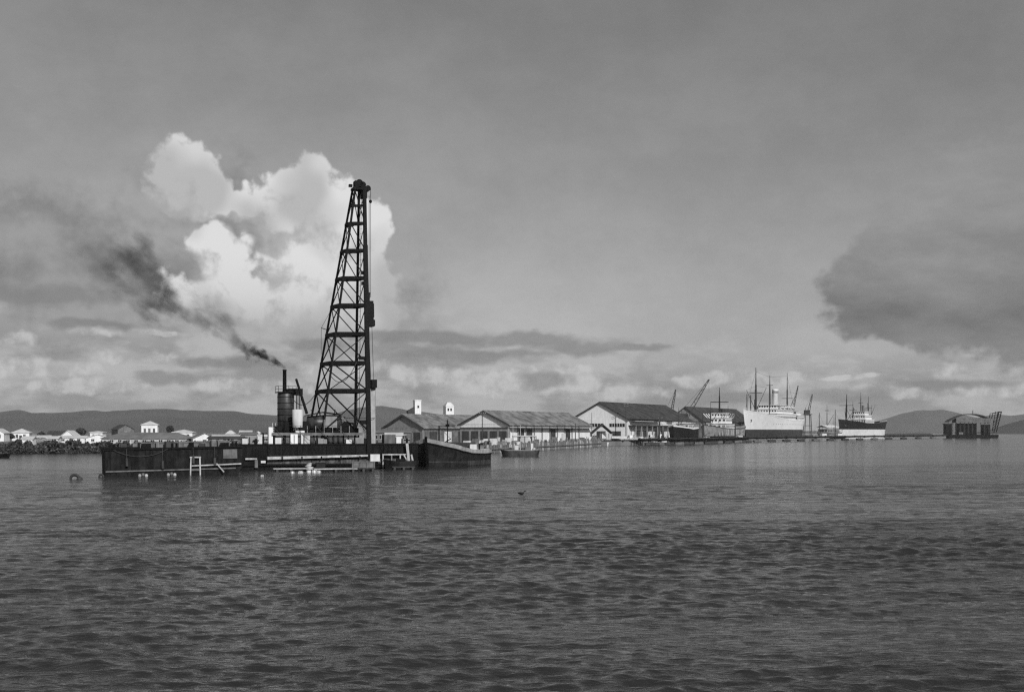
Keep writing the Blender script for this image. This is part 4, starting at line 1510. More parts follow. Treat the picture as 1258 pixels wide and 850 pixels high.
def railing(parent, hull, drop, t0, t1, n=14, m=None, h=1.1):
    m = m or M_WHITE
    mb = MB()
    for side in (-1, 1):
        prev = None
        for i in range(n + 1):
            t = t0 + (t1 - t0) * i / n
            x, y, z = hull.pt(t, hull.top(t) - drop, side)
            y *= 0.97
            mb.beam((x, y, z), (x, y, z + h), 0.08)
            if prev:
                mb.beam(prev, (x, y, z + h), 0.08)
                mb.beam((prev[0], prev[1], prev[2] - h / 2), (x, y, z + h / 2), 0.06)
            prev = (x, y, z + h)
    mb.build('railing', m, parent)


def heading(b, s):
    """rotation so that local -x runs from b to s"""
    return math.atan2(b[1] - s[1], b[0] - s[0])


# --- white passenger cargo liner
LB_, LS_ = G(917, 700), G(978, 792)
liner = thing('cargo_liner', 'large white cargo liner with dark boot-topping, bow towards the left', 'ship', LB_, heading(LB_, LS_))
LL = (LS_ - LB_).length
H = Hull(LL, 16.5, [(0, 17.4), (0.12, 16.2), (0.35, 13.6), (0.6, 12.2), (0.85, 12.0), (1, 12.6)], 6.0, 0.36, 1.8, 0.22, 0.6, 0.6, 3.0)
H.band(6.2, 40).build('hull', M_WHITEHULL, liner, True)
H.band(1.6, 6.2, out=0.03).build('boot_topping', M_BOOT, liner, True)
H.band(0.0, 0.5, rel=True, nz=1, out=0.09).build('gunwale', M_WHITE, liner)
H.band(-1.5, 1.6, nz=2, out=0.05).build('waterline_stripe', M_GREY, liner)
H.deck(1.1).build('deck', M_MID, liner)
for s in (-1, 1):
    x, y, z = H.pt(0.06, 11.6, s)
    MB().tube((x, y - s * 0.5, z), (x, y + s * 0.35, z), 0.4, 0.34, 10).build('hawsepipe', M_DARKG, liner)
    an = MB()
    an.beam((x, y + s * 0.4, z + 0.2), (x, y + s * 0.4, z - 1.0), 0.28)
    an.beam((x - 0.35, y + s * 0.4, z - 0.9), (x + 0.35, y + s * 0.4, z - 0.9), 0.25)
    an.build('anchor', M_DARKG, liner)
zd = 12.2
dh = deckhouse(liner, -36, -78, 14.5, zd - 1, 15.6, M_WHITE, 1, 1.7, 0.5, 0.3)
deckhouse(liner, -37.5, -72, 13.5, 15.8, 18.4, M_WHITE, 1, 1.6, 0.5, 0.32)
deckhouse(liner, -41, -62, 11, 18.6, 20.8, M_WHITE, 1, 1.4, 0.9, 0.5)
deckhouse(liner, -88, -102, 12, 11.2, 15.2, M_WHITE, 1, 2.8)
deckhouse(liner, -91, -99, 9, 15.4, 18.0, M_WHITE, 1, 2.6)
fn = MB()
fr_ = []
for (z, k) in ((20.9, 1.0), (30.0, 0.92), (30.1, 0.98), (31.0, 0.98), (31.0, 0.8), (30.4, 0.8)):
    fr_.append([(-57 + math.cos(a) * 2.9 * k - (z - 21.8) * 0.08, math.sin(a) * 1.9 * k, z) for a in [2 * PI * i / 20 for i in range(20)]])
fn.loft(fr_)
fu = fn.build('funnel', M_WHITE, liner, True)
fr2 = []
for z in (28.4, 29.7):
    fr2.append([(-57 + math.cos(a) * 2.76 - (z - 21.8) * 0.08, math.sin(a) * 1.83, z) for a in [2 * PI * i / 20 for i in range(20)]])
MB().loft(fr2, caps=False).build('funnel_band', M_GREY, fu)
mast(liner, -18, 14, 42.5, 0.75, (27.5, 7.5), ((-11, 3, 17, 31), (-11, -3, 17, 31), (10, 2.5, 17, 29), (10, -2.5, 17, 29)))
mast(liner, -30, 13, 30, 0.35, None, (), 4.5, 0, None, False)
mast(liner, -30, 13, 30, 0.35, None, (), -4.5, 0, None, False)
mast(liner, -46, 20.9, 39.0, 0.6, (33, 4), ())
mast(liner, -84, 12, 42, 0.6, (26, 7), ((-10, 3, 16, 29), (-10, -3, 16, 29), (10, 2.5, 16, 28)))
mast(liner, -12, 15, 33, 0.35, None, (), -3.5, 0, None, False)
mast(liner, -24, 13, 34, 0.4, None, (), -5, 0, None, False)
mast(liner, -80, 13, 27, 0.3, None, (), -4, 0, None, False)
for k in range(4):
    for s in (-1, 1):
        xc = -46 - k * 8
        rr = []
        for (u, w_) in ((-3.2, 0.1), (-2.4, 0.75), (0, 1.05), (2.4, 0.75), (3.2, 0.1)):
            rr.append([(xc + u, s * 7.6 + math.cos(a) * w_, 19.9 + min(math.sin(a), 0.25) * w_ * 0.9) for a in [2 * PI * i / 10 for i in range(10)]])
        MB().loft(rr).build('lifeboat', M_WHITE, liner, True)
        for u in (-2, 2):
            MB().beam((xc + u, s * 6.3, 18.9), (xc + u, s * 7.5, 21.6), 0.14).build('davit', M_CREAM, liner)
for x in (-10, -24, -31):
    MB().box2(x - 2.6, x + 2.6, -2.6, 2.6, H.top(-x / LL) - 1.1, H.top(-x / LL) + 0.4).build('hatch', M_MID, liner)
railing(liner, H, 0.0, 0.01, 0.3, 18)
railing(liner, H, 0.0, 0.85, 0.99, 10)
for k in range(18):
    t = 0.30 + k * 0.033
    for s in (-1, 1):
        x, y, z = H.pt(t, 9.4, s)
        MB().tube((x, y - s * 0.05, z), (x, y + s * 0.06, z), 0.26, 0.26, 8).build('porthole', M_GLASS, liner)
# awning stays fore and aft
for (a, b) in (((2.5, 0, 17.6), (-18, 0, 40)), ((-18, 0, 40), (-46, 0, 38)), ((-84, 0, 40), (-46, 0, 38)), ((-84, 0, 40), (-104, 0, 14))):
    MB().path([a, b], 0.06, 5).build('wire_stay', M_ROPE, liner)


# --- black and white freighter
FB, FS = G(1032, 905), G(1078, 962)
fre = thing('freighter', 'black and white freighter with white bridge, right of the liner', 'ship', FB, heading(FB, FS))
FL = (FS - FB).length + 6
H2 = Hull(FL, 15, [(0, 14.2), (0.15, 13.0), (0.4, 11.6), (0.7, 11.4), (1, 13.0)], 3.0, 0.33, 2.0, 0.2, 0.6, 0.3, 2.5)
H2.band(6.6, 40).build('hull', M_BLACK, fre, True)
H2.band(-1.5, 6.6, out=0.04).build('boot_topping', M_CREAM, fre, True)
H2.deck(1.0).build('deck', M_MID, fre)
deckhouse(fre, -33, -50, 12.5, 10.5, 14.2, M_WHITE, 1, 1.7)
deckhouse(fre, -34, -47, 11, 14.4, 17.4, M_WHITE, 1, 1.6)
deckhouse(fre, -35, -43, 9.5, 17.6, 20.2, M_WHITE, 1, 1.5)
MB().lathe((-45.5, 0, 17.4), [(1.9, 0), (1.75, 7.0), (1.8, 7.1), (1.8, 7.8), (1.4, 7.8)], 18).build('funnel', M_GREY, fre, True)
mast(fre, -11, 10, 33, 0.85, (24.5, 11), ((-9, 3, 12, 22), (-9, -3, 12, 22), (8, 2.5, 12, 20)), 0, 1.4, M_BLACK)
mast(fre, -24, 9, 28, 0.5, (21, 6), ((6, 3, 12, 23), (6, -3, 12, 23)))
mast(fre, -39, 19.6, 35, 0.45, (27, 4), ())
mast(fre, -54, 9, 32, 0.6, (23, 6), ((-8, 2.5, 12, 26), (8, 2.5, 12, 27)))
mast(fre, -60, 9, 26, 0.3, None, (), 0)
for k in range(3):
    MB().box2(-8 - k * 7, -4.5 - k * 7, -2.6, 2.6, 9.0, 11.4).build('hatch', M_CREAM if k else M_GREY, fre)
railing(fre, H2, 0.0, 0.02, 0.3, 10, M_CREAM)
railing(fre, H2, 0.0, 0.75, 0.98, 10, M_CREAM)
for k in range(3):
    MB().beam((-30, -4 + k * 4, 10), (-27 + k, -4 + k * 4, 18), 0.3).build('ventilator', M_CREAM, fre)

# --- pale small steamer between the black coaster and the liner
SB, SS = G(866, 612), G(905, 668)
st = thing('steamer', 'small steamer with pale cargo along its rail and dark hull, left of the liner', 'ship', SB, heading(SB, SS))
SLn = (SS - SB).length + 4
H3 = Hull(SLn, 11.5, [(0, 8.4), (0.2, 7.0), (0.5, 6.4), (0.8, 6.8), (1, 8.0)], 1.6, 0.28, 2.2, 0.2, 0.65, 0.22, 1.6)
H3.band(2.7, 40).build('hull', M_GREY, st, True)
H3.band(-1.5, 2.7, out=0.04).build('boot_topping', M_BLACK, st, True)
H3.band(0.0, 0.35, rel=True, nz=1, out=0.06).build('gunwale', M_DARKG, st)
H3.deck(0.9).build('deck', M_MID, st)
deckhouse(st, -22, -40, 9.5, 6.0, 9.0, M_CREAM, 1, 2.2)
deckhouse(st, -24, -36, 8.5, 9.2, 12.0, M_WHITE, 1, 2.0)
deckhouse(st, -25, -31, 7.5, 12.2, 14.6, M_WHITE, 1, 1.5)
MB().lathe((-34, 0, 12), [(1.3, 0), (1.2, 4.4), (1.25, 4.5), (1.25, 5.0), (0.9, 5.0)], 16).build('funnel', M_DARKG, st, True)
mast(st, -27, 14.6, 28, 0.5, (20.4, 9.5), (), 0, 0, M_BLACK)
mast(st, -10, 6, 20, 0.3, (15, 3.5), ((7, 2, 8, 15), (-7, 2.4, 8, 16)), 0, 0, M_DARKG)
mast(st, -44, 6, 19, 0.3, None, ((-6, -2, 8, 14),), 0, 0, M_DARKG)
for k in range(6):
    for s in (-1, 1):
        MB().beam((-17 - k * 4.5, s * 3.6, 12), (-15.8 - k * 4.5, s * 5.4, 14.2), 0.35).build('davit', M_WHITE, st)
for k in range(16):
    t = 0.12 + k * 0.048
    x, y, z = H3.pt(t, 3.0, -1)
    for s in (-1, 1):
        MB().box((x, s * (abs(H3.pt(t, 4.5, 1)[1]) + 0.08), 4.6), (1.1, 0.14, 3.0)).build('side_board', M_PALE if k % 3 else M_GREY, st)
railing(st, H3, 0.0, 0.02, 0.95, 22, M_CREAM)

# --- small black coaster at the corner of the tall warehouse
CB, CS = G(828, 478), G(846, 496)
co = thing('coaster', 'small black coaster with white rail beside the tall warehouse', 'ship', CB, heading(CB, CS))
H4 = Hull(22, 9.0, [(0, 7.4), (0.2, 6.8), (0.5, 6.3), (1, 6.8)], 1.0, 0.42, 2.6, 0.2, 0.7, 0.12, 0.8)
H4.band(-1.2, 40).build('hull', M_BLACK, co, True)
H4.band(-0.02, 0.45, rel=True, nz=1, out=0.1).build('rail', M_WHITE, co)
H4.deck(0.8).build('deck', M_MID, co)
deckhouse(co, -11, -18, 5.5, 5.6, 8.2, M_CREAM, 1, 1.6)
railing(co, H4, 0.0, 0.03, 0.9, 16, M_PALE, 1.2)
mast(co, -6, 5.6, 14.5, 0.22, None, ((-5, 1, 6.5, 11),))
MB().box2(-9.5, -7, -1.6, 1.6, 5.6, 7.4).build('hatch', M_GREY, co)
for k in range(5):
    MB().box((-3.5 - k * 1.2, -1.5 + (k % 3) * 1.5, 6.3), (0.9, 0.9, 0.9)).build('deck_cargo', M_PALE if k % 2 else M_MID, co)

# --- low far vessel with white awning between liner and freighter
VB, VS = G(1006, 862), G(1034, 900)
ve = thing('river_launch', 'low far launch with white awning between liner and freighter', 'boat', VB, heading(VB, VS))
H5 = Hull(38, 9, [(0, 4.8), (0.3, 4.0), (1, 4.4)], 1.2, 0.3, 2.0, 0.2, 0.7, 0.15, 1.0)
H5.band(-1, 40).build('hull', M_MID, ve, True)
H5.deck(0.6).build('deck', M_MID, ve)
deckhouse(ve, -8, -28, 7, 3.6, 6.6, M_GREY, 1, 2.2)
MB().prism([(-5, -4, 8.2), (-5, 0, 9.6), (-5, 4, 8.2), (-5, 4, 8.05), (-5, 0, 9.4), (-5, -4, 8.05)], (-25, 0, 0)).build('awning', M_WHITE, ve)
for k in range(5):
    for s in (-1, 1):
        MB().beam((-6 - k * 5.6, s * 3.8, 4), (-6 - k * 5.6, s * 3.8, 8.1), 0.14).build('awning_post', M_CREAM, ve)
mast(ve, -16, 6.6, 24.5, 0.35, (20, 3), ((-8, 2, 9, 17),))
mast(ve, -30, 4, 16, 0.25, None, ())


# ------------------------------------------------------------------ quay cranes
def crane(label, px, d, tip, yaw_z, h_leg, cabm, jib_w=1.6, zb=GZ, rails=True):
    b = G(px, d, zb)
    t = thing('quay_crane', label, 'crane', b, 0, 'cranes along the quay')
    pt = node('portal', t)
    s = 2.6
    for (a, c) in ((-s, -s), (s, -s), (s, s), (-s, s)):
        MB().beam((a, c, 0), (a * 0.75, c * 0.75, h_leg), 0.5).build('leg', M_DARKG, pt)
    for z in (h_leg * 0.5, h_leg):
        for (a, c, e, g) in ((-s, -s, s, -s), (s, -s, s, s), (s, s, -s, s), (-s, s, -s, -s)):
            k = 1 - 0.25 * z / h_leg
            MB().beam((a * k, c * k, z), (e * k, g * k, z), 0.35).build('tie', M_DARKG, pt)
    MB().box2(-3.0, 3.0, -2.4, 2.4, h_leg + 0.2, h_leg + 0.7).build('slewing_deck', M_DARKG, t)
    cb_ = MB().box2(-2.2, 1.6, -1.7, 1.7, h_leg + 0.71, h_leg + 3.6).build('cabin', cabm, t)
    MB().box2(-1.6, -0.2, -1.76, -1.702, h_leg + 2.0, h_leg + 3.1).build('window', M_GLASS, cb_)
    MB().box2(0.2, 1.3, -1.76, -1.702, h_leg + 2.0, h_leg + 3.1).build('window', M_GLASS, cb_)
    j = node('jib', t)
    p0 = Vector((0.6, 0, h_leg + 1.4))
    p1 = P(tip[0], tip[1], tip[2]) - b
    wv_ = Vector((jib_w / 2, 0.5, 0))
    for k in (-1, 1):
        MB().beam(p0 + wv_ * k, p1 + wv_ * k * 0.22, 0.34).build('chord', M_DARKG, j)
    for i in range(9):
        f0, f1 = i / 9, (i + 1) / 9
        w0, w1 = 1 - 0.78 * f0, 1 - 0.78 * f1
        sg = 1 if i % 2 else -1
        MB().beam(p0.lerp(p1, f0) + wv_ * w0 * sg, p0.lerp(p1, f1) - wv_ * w1 * sg, 0.2).build('lacing', M_DARKG, j)
    MB().tube(p1, p1 - Vector((0, 0, (p1 - p0).z * 0.35)), 0.06, 0.06, 5).build('hoist_rope', M_ROPE, t)
    MB().tube(p1, Vector((-1.4, 0, h_leg + 5.2)), 0.06, 0.06, 5).build('luffing_rope', M_ROPE, t)
    MB().beam((-1.4, 0, h_leg + 3.6), (-1.4, 0, h_leg + 5.3), 0.3).build('gantry_post', M_DARKG, t)
    return t


crane('crane with short steep jib behind the tall warehouse roof', 823, 640, (830, 478.5, 640), 0, 11, M_GREY)
crane('crane with long leaning jib between the two dark roofs', 841, 620, (871, 466, 618), 0, 9, M_DARKG, 2.6)
crane('crane with thin jib standing beyond the liner\'s stern', 972, 905, (980.5, 473.5, 905), 0, 14, M_GREY)
crane('portal crane with dark jib between liner and freighter', 992, 890, (998, 484, 890), 0, 15.5, M_DARKG, 2.0)


# ------------------------------------------------------------------ dredger with arched roof, right
dg_o = G(1192, 955)
dg = thing('dredger', 'dark dredger with arched roof and stern gantry at the far right', 'dredger', dg_o, -0.10)


def D_(x, y, dd=0.0):
    v = P(x, y, 955) - dg_o
    return Vector((v.x, v.y + dd, v.z))


wl_, wr_ = D_(1165.5, 530).x, D_(1223, 530).x
hb_ = MB()
hb_.prism([(wl_, -6, -0.8), (wr_ - 1.5, -6, -0.8), (wr_, -6, 1.0), (wr_, -6, 2.6), (wl_, -6, 2.6)], (0, 12, 0))
hb_.build('hull', M_HULL, dg)
zr0 = D_(0, 519).z
MB().box2(wl_ + 6.5, D_(1198, 0).x, -4.2, 4.2, 2.61, zr0 - 0.7).build('engine_house', M_STEEL, dg)
MB().box2(D_(1206, 0).x, D_(1214, 0).x, -4.2, 4.2, 2.61, zr0 - 1.6).build('winch_room', M_STEEL, dg)
MB().box2(wl_ + 4.6, D_(1216, 0).x, -6.75, 6.75, zr0 - 0.1, D_(0, 513.8).z).build('fascia', M_MID, dg)
arc = []
xa, xb = D_(1164, 0).x, D_(1219, 0).x
for i in range(21):
    u = i / 20
    x = xa + (xb - xa) * u
    z = D_(0, 518.5).z + (D_(0, 509.3).z - D_(0, 518.5).z) * (1 - (2 * u - 1) ** 2)
    arc.append((x, z))
for i in range(20):
    (x0, z0), (x1, z1) = arc[i], arc[i + 1]
    MB().prism([(x0, -6.6, z0), (x1, -6.6, z1), (x1, -6.6, z1 + 0.7), (x0, -6.6, z0 + 0.7)], (0, 13.2, 0)).build('roof_sheet', M_ROOFD, dg)
for k in range(11):
    x = wl_ + 1.5 + k * 3.1
    if x < xb - 1:
        for yy in (-5.6, 5.6):
            MB().beam((x, yy, 2.6), (x, yy, zr0), 0.3).build('post', M_DARKG, dg)
MB().box2(D_(1176, 0).x, D_(1181, 0).x, -6.3, -5.6, 2.7, 4.4).build('winch', M_MID, dg)
MB().box2(wl_ - 2.6, wl_ + 2.2, -4.0, 4.0, 2.62, D_(0, 521).z).build('ladder_house', M_STEEL, dg)
MB().box2(wl_ - 3.2, wl_ + 3.2, -4.4, 4.4, D_(0, 520.9).z, D_(0, 520.2).z).build('ladder_house_roof', M_DARKG, dg)
for yy in (-3, 3):
    MB().beam((wl_ + 0.5, yy, 2.6), (wl_ - 3, yy, D_(0, 520.6).z), 0.3).build('strut', M_DARKG, dg)
gt = node('stern_gantry', dg)
for yy in (-3.2, 3.2):
    MB().beam(D_(1221.5, 531, yy), D_(1227.5, 506, yy), 0.6).build('leg', M_STEEL, gt)
    MB().beam(D_(1219.5, 529, yy), D_(1223.5, 505.5, yy), 0.45).build('leg', M_STEEL, gt)
    MB().beam(D_(1215.5, 518, yy), D_(1217, 507.5, yy), 0.45).build('leg', M_STEEL, gt)
    MB().beam(D_(1217, 508, yy), D_(1227.5, 506, yy), 0.4).build('tie', M_STEEL, gt)
    for k in range(5):
        MB().beam(D_(1220 + k * 0.95, 527 - k * 4.4, yy), D_(1224.4 + k * 0.75, 520 - k * 3.2, yy), 0.28).build('brace', M_STEEL, gt)
    MB().beam(D_(1211, 520, yy), D_(1217, 511, yy), 0.4).build('brace', M_STEEL, gt)
MB().beam(D_(1227.5, 506, -3.2), D_(1227.5, 506, 3.2), 0.8).build('sheave_beam', M_STEEL, gt)
MB().box(D_(1217.5, 517.5), (2.2, 5, 1.8)).build('winch_house', M_STEEL, gt)
MB().tube(D_(1195, 510), D_(1195, 504), 0.3, 0.22, 8).build('mast', M_STEEL, dg)
for k in range(14):
    MB().beam((wl_ + 1 + k * 2.6, -5.9, 2.6), (wl_ + 1 + k * 2.6, -5.9, 3.7), 0.14).build('stanchion', M_STEEL, dg)
MB().beam((wl_ + 1, -5.9, 3.7), (wr_ - 1, -5.9, 3.7), 0.14).build('handrail', M_STEEL, dg)


# ------------------------------------------------------------------ floating pipeline from the dredger to the quay
def pipeline():
    t = thing('floating_pipeline', 'long dark floating pipeline on pontoons from the dredger to the quay', 'pipeline', (0, 0, 0))
    pts = [(786, 432), (800, 440), (860, 468), (920, 560), (1000, 650), (1100, 790), (1164, 930)]
    pxs = [p[0] for p in pts]
    ds = [p[1] for p in pts]
    W_ = []
    for x in np.linspace(786, 1164, 64):
        d = float(np.interp(x, pxs, ds))
        W_.append(G(x, d, 2.05 + 0.08 * math.sin(x * 0.3)))
    fl = None
    for i in range(len(W_) - 1):
        a, b = W_[i], W_[i + 1]
        MB().tube(a, b, 0.55, 0.55, 8).build('pipe_section', M_STEEL, t)
        if i % 2 == 0:
            dv_ = (b - a).normalized() * 0.15
            MB().tube(a - dv_, a + dv_, 0.75, 0.75, 10).build('flange', M_STEEL, t)
        MB().beam(a + Vector((0, -0.75, 0.35)), b + Vector((0, -0.75, 0.35)), 0.5, 0.1).build('walkway', M_WOOD, t)
    for i in range(1, 63):
        c = W_[i]
        if i % 2 == 0 and c.x < 110 or i % 3 == 0:
            for yy in (-1.7, 1.7):
                MB().tube((c.x - 1.6, c.y + yy, 0.25), (c.x + 1.6, c.y + yy, 0.45), 0.75, 0.75, 10).build('pontoon', M_DARKG if i % 4 else M_MID, t)
            MB().beam((c.x, c.y - 2.0, 0.95), (c.x, c.y + 2.0, 0.95), 0.5, 0.25).build('saddle', M_STEEL, t)
            for s in (-1, 1):
                MB().beam((c.x + s * 0.5, c.y, 0.9), (c.x + s * 0.5, c.y, 1.75), 0.18).build('saddle_post', M_STEEL, t)


pipeline()

# small moored craft with bare masts
def moored_craft(label, px, d, L, ytop, hullm, rz):
    t = thing('moored_sloop', label, 'boat', G(px, d, 0), rz, 'small craft moored along the ships')
    hh = Hull(L, L * 0.3, [(0, L * 0.17), (0.4, L * 0.12), (1, L * 0.14)], L * 0.06, 0.42, 1.9, 0.2, 0.6, 0.15, 0.3)
    hh.band(-0.4, 40).build('hull', hullm, t, True)
    hh.band(-0.02, 0.2, rel=True, nz=1, out=0.05).build('gunwale', M_CREAM, t)
    hh.deck(0.3).build('deck', M_WOOD, t)
    zt = zat(ytop, d)
    MB().box2(-L * 0.75, -L * 0.45, -L * 0.09, L * 0.09, L * 0.1, L * 0.24).build('cabin', M_CREAM, t)
    MB().tube((-L * 0.35, 0, 0.5), (-L * 0.36, 0, zt), 0.36, 0.2, 7).build('mast', M_DARKG, t)
    MB().tube((-L * 0.35, 0, L * 0.25), (-L * 0.95, 0, L * 0.42), 0.12, 0.09, 6).build('boom', M_DARKG, t)
    for q in ((L * 0.05, 0, L * 0.17), (-L, 0, L * 0.14)):
        MB().tube((-L * 0.36, 0, zt * 0.96), q, 0.04, 0.04, 5).build('stay', M_ROPE, t)


moored_craft('small dark sloop moored in front of the pale steamer bow', 858, 520, 11, 508, M_BLACK, heading((0, 0), (0.6, 0.8)))
moored_craft('dark sloop with pale cabin at the steamer quarter', 897, 585, 12, 505, M_HULL, heading((0, 0), (0.7, 0.7)))
moored_craft('little dark cutter between landing stage and coaster', 803, 452, 8, 512, M_HULL2, heading((0, 0), (0.8, 0.6)))
moored_craft('grey cutter moored astern of the liner near the portal crane', 1000, 800, 15, 507, M_GREY, heading((0, 0), (0.8, 0.6)))
moored_craft('dark ketch close under the freighter bow', 1020, 845, 15, 503, M_HULL, heading((0, 0), (0.8, 0.6)))

# pale landing stage on dark piles
ls = thing('landing_stage', 'pale flat landing stage on dark piles left of the black coaster', 'landing stage', G(745, 436, 0), 0)
la_, lb_ = Vector((0, 0, 0)), G(795, 452, 0) - G(745, 436, 0)
nn = Vector((-lb_.y, lb_.x, 0)).normalized() * 4
for k in range(9):
    a, b = la_.lerp(lb_, k / 9), la_.lerp(lb_, (k + 1) / 9 - 0.008)
    MB().prism([a + Vector((0, 0, 2.0)), b + Vector((0, 0, 2.0)), b + nn + Vector((0, 0, 2.0)), a + nn + Vector((0, 0, 2.0))], (0, 0, 0.5)).build('deck_slab', M_CONC, ls)
for k in range(10):
    p = la_.lerp(lb_, (k + 0.3) / 10.2)
    for q in (0.1, 0.9):
        MB().tube(p + nn * q + Vector((0, 0, -1)), p + nn * q + Vector((0, 0, 1.99)), 0.24, 0.24, 8).build('pile', M_DARKG, ls)
MB().beam(la_ + Vector((0, -0.12, 1.75)), lb_ + Vector((0, -0.12, 1.75)), 0.2, 0.45).build('fender_beam', M_STEEL, ls)
MB().box2(2, 7.5, 1.2, 3.4, 2.51, 3.35).build('pale_tarpaulin_heap', M_CREAM, ls)

# white motor launch at the landing
wb = thing('motor_launch', 'small white motor launch with dark canopy at the landing stage', 'boat', G(727.5, 424, 0), heading((0, 0), (1, 0.18)))
HW = Hull(5.6, 2.0, [(0, 1.55), (0.4, 1.2), (1, 1.25)], 0.6, 0.5, 1.8, 0.2, 0.8, 0.2, 0.2)
HW.band(-0.3, 40).build('hull', M_WHITE, wb, True)
HW.deck(0.25).build('deck', M_PALE, wb)
MB().box2(-3.6, -1.3, -0.8, 0.8, 2.1, 2.2).build('canopy', M_DARKG, wb)
for (a, b) in ((-3.5, -0.7), (-1.4, -0.7), (-3.5, 0.7), (-1.4, 0.7)):
    MB().beam((a, b, 0.9), (a, b, 2.1), 0.07).build('canopy_post', M_DARKG, wb)
MB().box2(-3.0, -1.7, -0.6, 0.6, 0.9, 1.5).build('cuddy', M_CREAM, wb)


# ------------------------------------------------------------------ bluff wooden lighter in the middle
bx = G(526.5, 174)
lt = thing('wooden_lighter', 'dark bluff-bowed lighter with pale bulwark, bow towards the viewer', 'boat', bx, heading((0, 0), (0.30, 0.95)))
HL = Hull(16.4, 9.2, [(0, 4.0), (0.06, 3.4), (0.16, 2.75), (0.35, 2.4), (0.7, 2.25), (1, 2.35)], 0.9, 0.2, 2.4, 0.15, 0.8, 0.1, 0.2)
HL.band(-0.6, 40).build('hull', mat('lighter_hull', 0.02, 0.5, 0.7, 0.7, 0, 0.55, 0.02, spec=0.2), lt, True)
HL.band(-0.02, 0.52, rel=True, nz=1, out=0.05).build('bulwark', mat('lighter_bulwark', 0.36, 0.25, 0.8, 0.75, 0, 0.2), lt)
HL.band(0.56, 0.7, rel=True, nz=1, out=0.12).build('rubbing_strake', M_STEEL, lt)
HL.band(0.1, 0.75, nz=1, out=0.02).build('worn_boot_line', M_HULL2, lt)
HL.deck(0.6).build('deck', M_WOOD, lt)
MB().beam((0.3, 0, -0.4), (1.05, 0, 4.25), 0.28, 0.3).build('stem_post', M_STEEL, lt)
MB().tube((-2.6, 0.6, 2.2), (-2.6, 0.6, 5.9), 0.12, 0.09, 8).build('mast', M_STEEL, lt)
MB().tube((-2.6, 0.6, 3.0), (-8.5, 0.2, 3.9), 0.09, 0.07, 8).build('boom', M_STEEL, lt)
MB().tube((-2.6, 0.6, 5.7), (-8.5, 0.2, 3.9), 0.03, 0.03, 5).build('stay', M_ROPE, lt)
rg = random.Random(4)
for k in range(17):
    x = -2.0 - rg.random() * 11.5
    y = rg.uniform(-2.6, 2.6)
    s = rg.uniform(0.5, 1.2)
    MB().box((x, y, 1.9 + s * 0.55), (s * 1.2, s, s * 1.2), rg.uniform(-0.5, 0.5)).build('deck_cargo', rg.choice((M_CREAM, M_PALE, M_WOOD, M_MID, M_DARKG)), lt)
for (x, y) in ((-1.2, -0.8), (-1.2, 0.8), (-15.2, -2.6), (-15.2, 2.4)):
    MB().tube((x, y, 1.8), (x, y, 3.2), 0.14, 0.14, 8).build('bitt', M_STEEL, lt)
MB().box2(-15.8, -13.2, -2.0, 1.6, 1.8, 3.3).build('stern_cuddy', M_DARKG, lt)
MB().tube((-14.6, -2.6, 1.8), (-14.6, -2.6, 6.8), 0.1, 0.08, 8).build('stern_pole', M_STEEL, lt)
MB().beam((-14.6, -3.8, 5.9), (-14.6, -1.4, 5.9), 0.12).build('pole_crossbar', M_STEEL, lt)
MB().box((-14.6, -2.6, 5.95), (0.4, 0.5, 0.4)).build('lantern', M_STEEL, lt)

# small work punt
pu = thing('work_punt', 'small dark work punt with pale canopy and two thin poles', 'boat', G(617.5, 248, 0), heading((0, 0), (1, 0.05)))
HP = Hull(7.2, 2.6, [(0, 1.45), (0.15, 1.3), (0.8, 1.25), (1, 1.45)], 0.5, 0.18, 2.6, 0.15, 0.75, 0.1, 0.4)
HP.band(-0.3, 40).build('hull', M_HULL2, pu, True)
HP.band(-0.02, 0.16, rel=True, nz=1, out=0.05).build('gunwale', M_GREY, pu)
HP.deck(0.4).build('deck', M_WOOD, pu)
MB().tube((-2.1, 0, 0.9), (-2.1, 0, 6.4), 0.07, 0.05, 6).build('pole', M_PALE, pu)
MB().tube((-3.6, 0.2, 0.9), (-3.6, 0.2, 6.3), 0.07, 0.05, 6).build('pole', M_PALE, pu)
MB().box2(-5.6, -4.6, -0.6, 0.6, 0.9, 1.9).build('engine_box', M_MID, pu)
MB().box2(-3.2, -2.4, -0.5, 0.4, 0.9, 2.2).build('locker', M_CREAM, pu)
MB().lathe((-1.5, -0.3, 0.9), [(0.28, 0), (0.3, 0.5), (0.25, 0.8), (0.05, 0.82)], 10).build('keg', M_DARKG, pu, True)
MB().box2(-6.6, -6.2, -0.9, 0.9, 0.9, 1.7).build('stern_bench', M_PALE, pu)
MB().path(sag((-2.1, 0, 6.2), (-3.6, 0.2, 6.1), 0.15), 0.02).build('line', M_ROPE, pu)
MB().box2(-6.9, -2.0, -1.1, 1.1, 4.05, 4.18).build('canopy', M_CREAM, pu)
MB().box2(-6.9, -2.0, -1.14, -1.105, 3.9, 4.2).build('canopy_valance', M_WHITE, pu)
for (a, b) in ((-2.1, -1.0), (-2.1, 1.0), (-4.5, -1.0), (-4.5, 1.0), (-6.8, -1.0), (-6.8, 1.0)):
    MB().beam((a, b, 0.9), (a, b, 4.05), 0.08).build('canopy_post', M_MID, pu)
MB().box2(-6.2, -5.7, -0.5, 0.5, 0.9, 2.6).build('deck_bundle', M_CREAM, pu)

